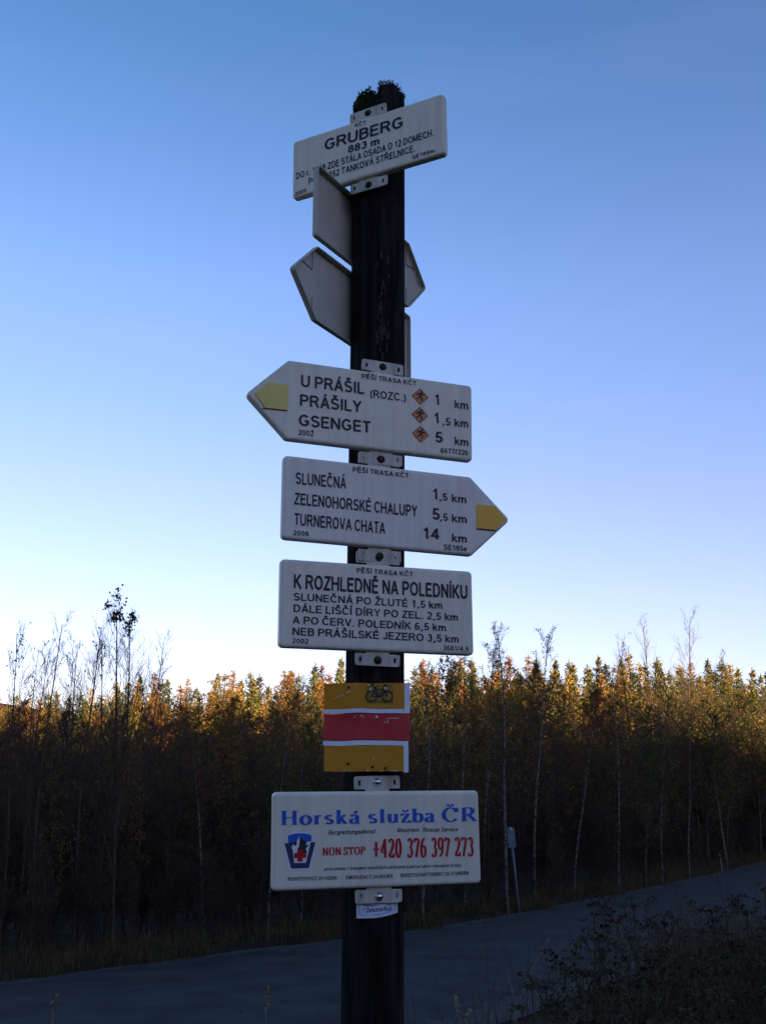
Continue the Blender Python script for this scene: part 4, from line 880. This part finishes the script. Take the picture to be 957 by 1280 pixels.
# tall withered weeds
def weed(seed, H=1.35, heads=True):
    rg = random.Random(seed); S = MB(); L = MB(); Hd = MB()
    st = wander(rg, Vector((0, 0, -.05)), Vector((rg.uniform(-.1, .1), rg.uniform(-.1, .1), 1)), H, 8, .06, .03); S.tube(st, [.0055 * (1 - .6 * k / 8) for k in range(9)], 4)
    def head(p, s):
        for _ in range(12):
            o_ = Vector((rg.gauss(0, 1), rg.gauss(0, 1), rg.gauss(0, .35))) * s; leaf(Hd, rg, p + o_, s * 1.3)
    head(st[-1], .022)
    for i in range(rg.randint(8, 13)):
        t = rg.uniform(.40, .97); p, d = along(st, t); a = rg.uniform(0, 6.28)
        q = wander(rg, p, Vector((math.cos(a) * .55, math.sin(a) * .55, .8)), H * .24 * (1.3 - t), 4, .12, .05); S.tube(q, [.003, .0025, .002, .0018, .0015], 3); head(q[-1], rg.uniform(.011, .022))
        if rg.random() < .6:
            p2, _d = along(q, .6); q2 = wander(rg, p2, Vector((math.cos(a + 1), math.sin(a + 1), 1.2)), .09, 2, .1); S.tube(q2, [.002, .0015, .0012], 3); head(q2[-1], .012)
    for i in range(20):
        t = rg.uniform(.05, .88); p, d = along(st, t); a = rg.uniform(0, 6.28); ln = rg.uniform(.04, .095); dr = Vector((math.cos(a), math.sin(a), rg.uniform(-.9, .2))).normalized()
        sd_ = dr.cross(Vector((0, 0, 1))).normalized() * ln * .13; L.face([p, p + dr * ln * .5 + sd_, p + dr * ln + Vector((0, 0, -ln * .3)), p + dr * ln * .5 - sd_])
    return [('stem', S.mesh('stem', M['weed'])), ('leaves', L.mesh('leaves', M['weed_leaf'])), ('seed_heads', Hd.mesh('seed_heads', M['weed']))]
W_ = [weed(s) for s in (1, 2, 3, 4, 5, 6)]
def weed_at(px, y, topy, label=None):
    x = (px - 478.5) / 1403. * (y * math.cos(PITCH) + (-(topy - 1016) / 1452 * y) * math.sin(PITCH)); z = ground_z(x, y); H = CAM_Z - (topy - 1016) / 1452. * y - z
    t = empty('weed_plant', (x, y, z), (0, 0, rt.uniform(0, 6.28))); s = max(.35, H / 1.38); t.scale = (min(s, 1.25) * 1.05,) * 2 + (s,)
    for n, me in W_[rt.randrange(6)]:
        c = obj(n, me, t)
        if n == 'seed_heads': c['kind'] = 'stuff'
    tag(t, label, 'weed', 'withered weeds on the bank')
    if not label: WQ.append((px, topy, t))
WQ = []
rt.seed(9)
weed_at(940, 5.6, 1098, 'tallest withered weed near the right edge, in front of the road'); weed_at(908, 5.9, 1116, 'withered weed just left of the tallest one at the right edge')
weed_at(845, 6.3, 1124, 'withered weed with open heads standing against the road, below the pale birch stems')
weed_at(722, 6.8, 1150, 'leftmost tall withered weed standing against the road'); weed_at(700, 7.4, 1190, 'lower withered weed at the left foot of the clump'); weed_at(512, 7.2, 1250, 'dark weed tip directly right of the post foot')
for px in range(728, 1010, 7):
    weed_at(px + rt.uniform(-4, 4), rt.uniform(4.6, 7.6), rt.uniform(1098, 1176) + (24 if 852 < px < 890 else 0))
for px in range(672, 1010, 11):
    weed_at(px + rt.uniform(-5, 5), rt.uniform(3.8, 6.6), rt.uniform(1170, 1240) - (px - 700) * .10)
WQ.sort(key=lambda q: q[0])
for what, L in (('tall withered weed', [q for q in WQ if q[1] < 1175]), ('short withered weed', [q for q in WQ if q[1] >= 1175])):
    for seg, a, b in (('before the road left of the open-headed weed', 0, 790), ('below the open-headed weed', 790, 870), ('in the clump near the right edge', 870, 957), ('outside the right picture edge', 957, 2000)):
        K = [q for q in L if a <= q[0] < b]
        for i, q in enumerate(K): q[2]['label'] = '%s %s, %s from left' % (what, seg, ORD[i])

# pale grass stalks in front of the road
def stalk(px, y, topy, label, curve_=.1, head=0):
    x = (px - 478.5) / 1403. * y * .93; z = ground_z(x, y); H = CAM_Z - (topy - 1016) / 1452. * y - z
    t = empty('grass_stalk', (x, y, z)); rg = random.Random(px); mb = MB()
    pts = [Vector((curve_ * (k / 8) ** 2.2, 0, H * (k / 8) * (1 - .05 * abs(curve_) * k / 8))) for k in range(9)]; mb.tube(pts, [.0028 * (1 - .06 * k) for k in range(9)], 4); mb.build('stem', M['straw'], t)
    mb = MB()
    for _ in range(26 if head else 10):
        p, d = along(pts, rg.uniform(.86 if head else .8, 1)); leaf(mb, rg, p, .012 + .012 * head)
    mb.build('seed_head', M['straw'], t)['kind'] = 'stuff'; return tag(t, label, 'grass stalk', 'pale grass stalks before the road')
stalk(578, 6.5, 1228, 'pale stalk with a fluffy white head right of the post, before the road', -.03, 1); stalk(628, 7.0, 1160, 'long thin grass stalk bending right, before the road', .28)
stalk(648, 7.4, 1205, 'dark short stalk right of the long bending one', -.06); stalk(555, 6.0, 1242, 'curled pale stalk tip at the bottom, right of the post', .12, 1); stalk(330, 6.2, 1216, 'thin stalk with a small head left of the post, before the road', .02, 1)
stalk(62, 6.0, 1228, 'pale stalk at the bottom left, before the road', .03, 1); stalk(18, 6.3, 1256, 'bent stalk in the bottom left corner', -.10); stalk(700, 6.4, 1190, 'thin pale stalk at the left edge of the weed clump', .05)

# ------------------------------------------------------------------ marker pole, verge stake
k = bearing(645); y = verge_y(645) + .9; x = k * y * 1.0; z = ground_z(x, y)
t = empty('marker_pole', (x, y, z), (0, R(-4.6), 0)); mb = MB(); mb.tube([(0, 0, -.2), (0, 0, 1.98)], .030, 10, True); mb.build('pole', M['marker'], t, True)
pn = plate('panel', [(-.09, 1.50), (.09, 1.50), (.09, 1.96), (-.09, 1.96)], 'marker', t, -.045, -.033, .012)
mb = MB(); mb.tube([(.012, -.046, 1.93), (.012, -.055, 1.93)], .018, 8, True); mb.build('reflector', M['white'], t)
tag(t, 'leaning blue-grey marker pole with a small panel on the far verge', 'marker pole')
y = verge_y(897) + 1.2; x = bearing(897) * y; z = ground_z(x, y)
t = empty('verge_stake', (x, y, z), (0, R(-5), 0)); mb = MB(); mb.tube([(0, 0, -.1), (0, 0, .72)], [.020, .016], 8, True); mb.build('stake', M['weathered'], t)
mb = MB(); mb.tube([(0, 0, .56), (0, 0, .62)], .026, 8, True); mb.build('band', M['ink'], t)
tag(t, 'short white stake on the far verge at the right', 'stake')
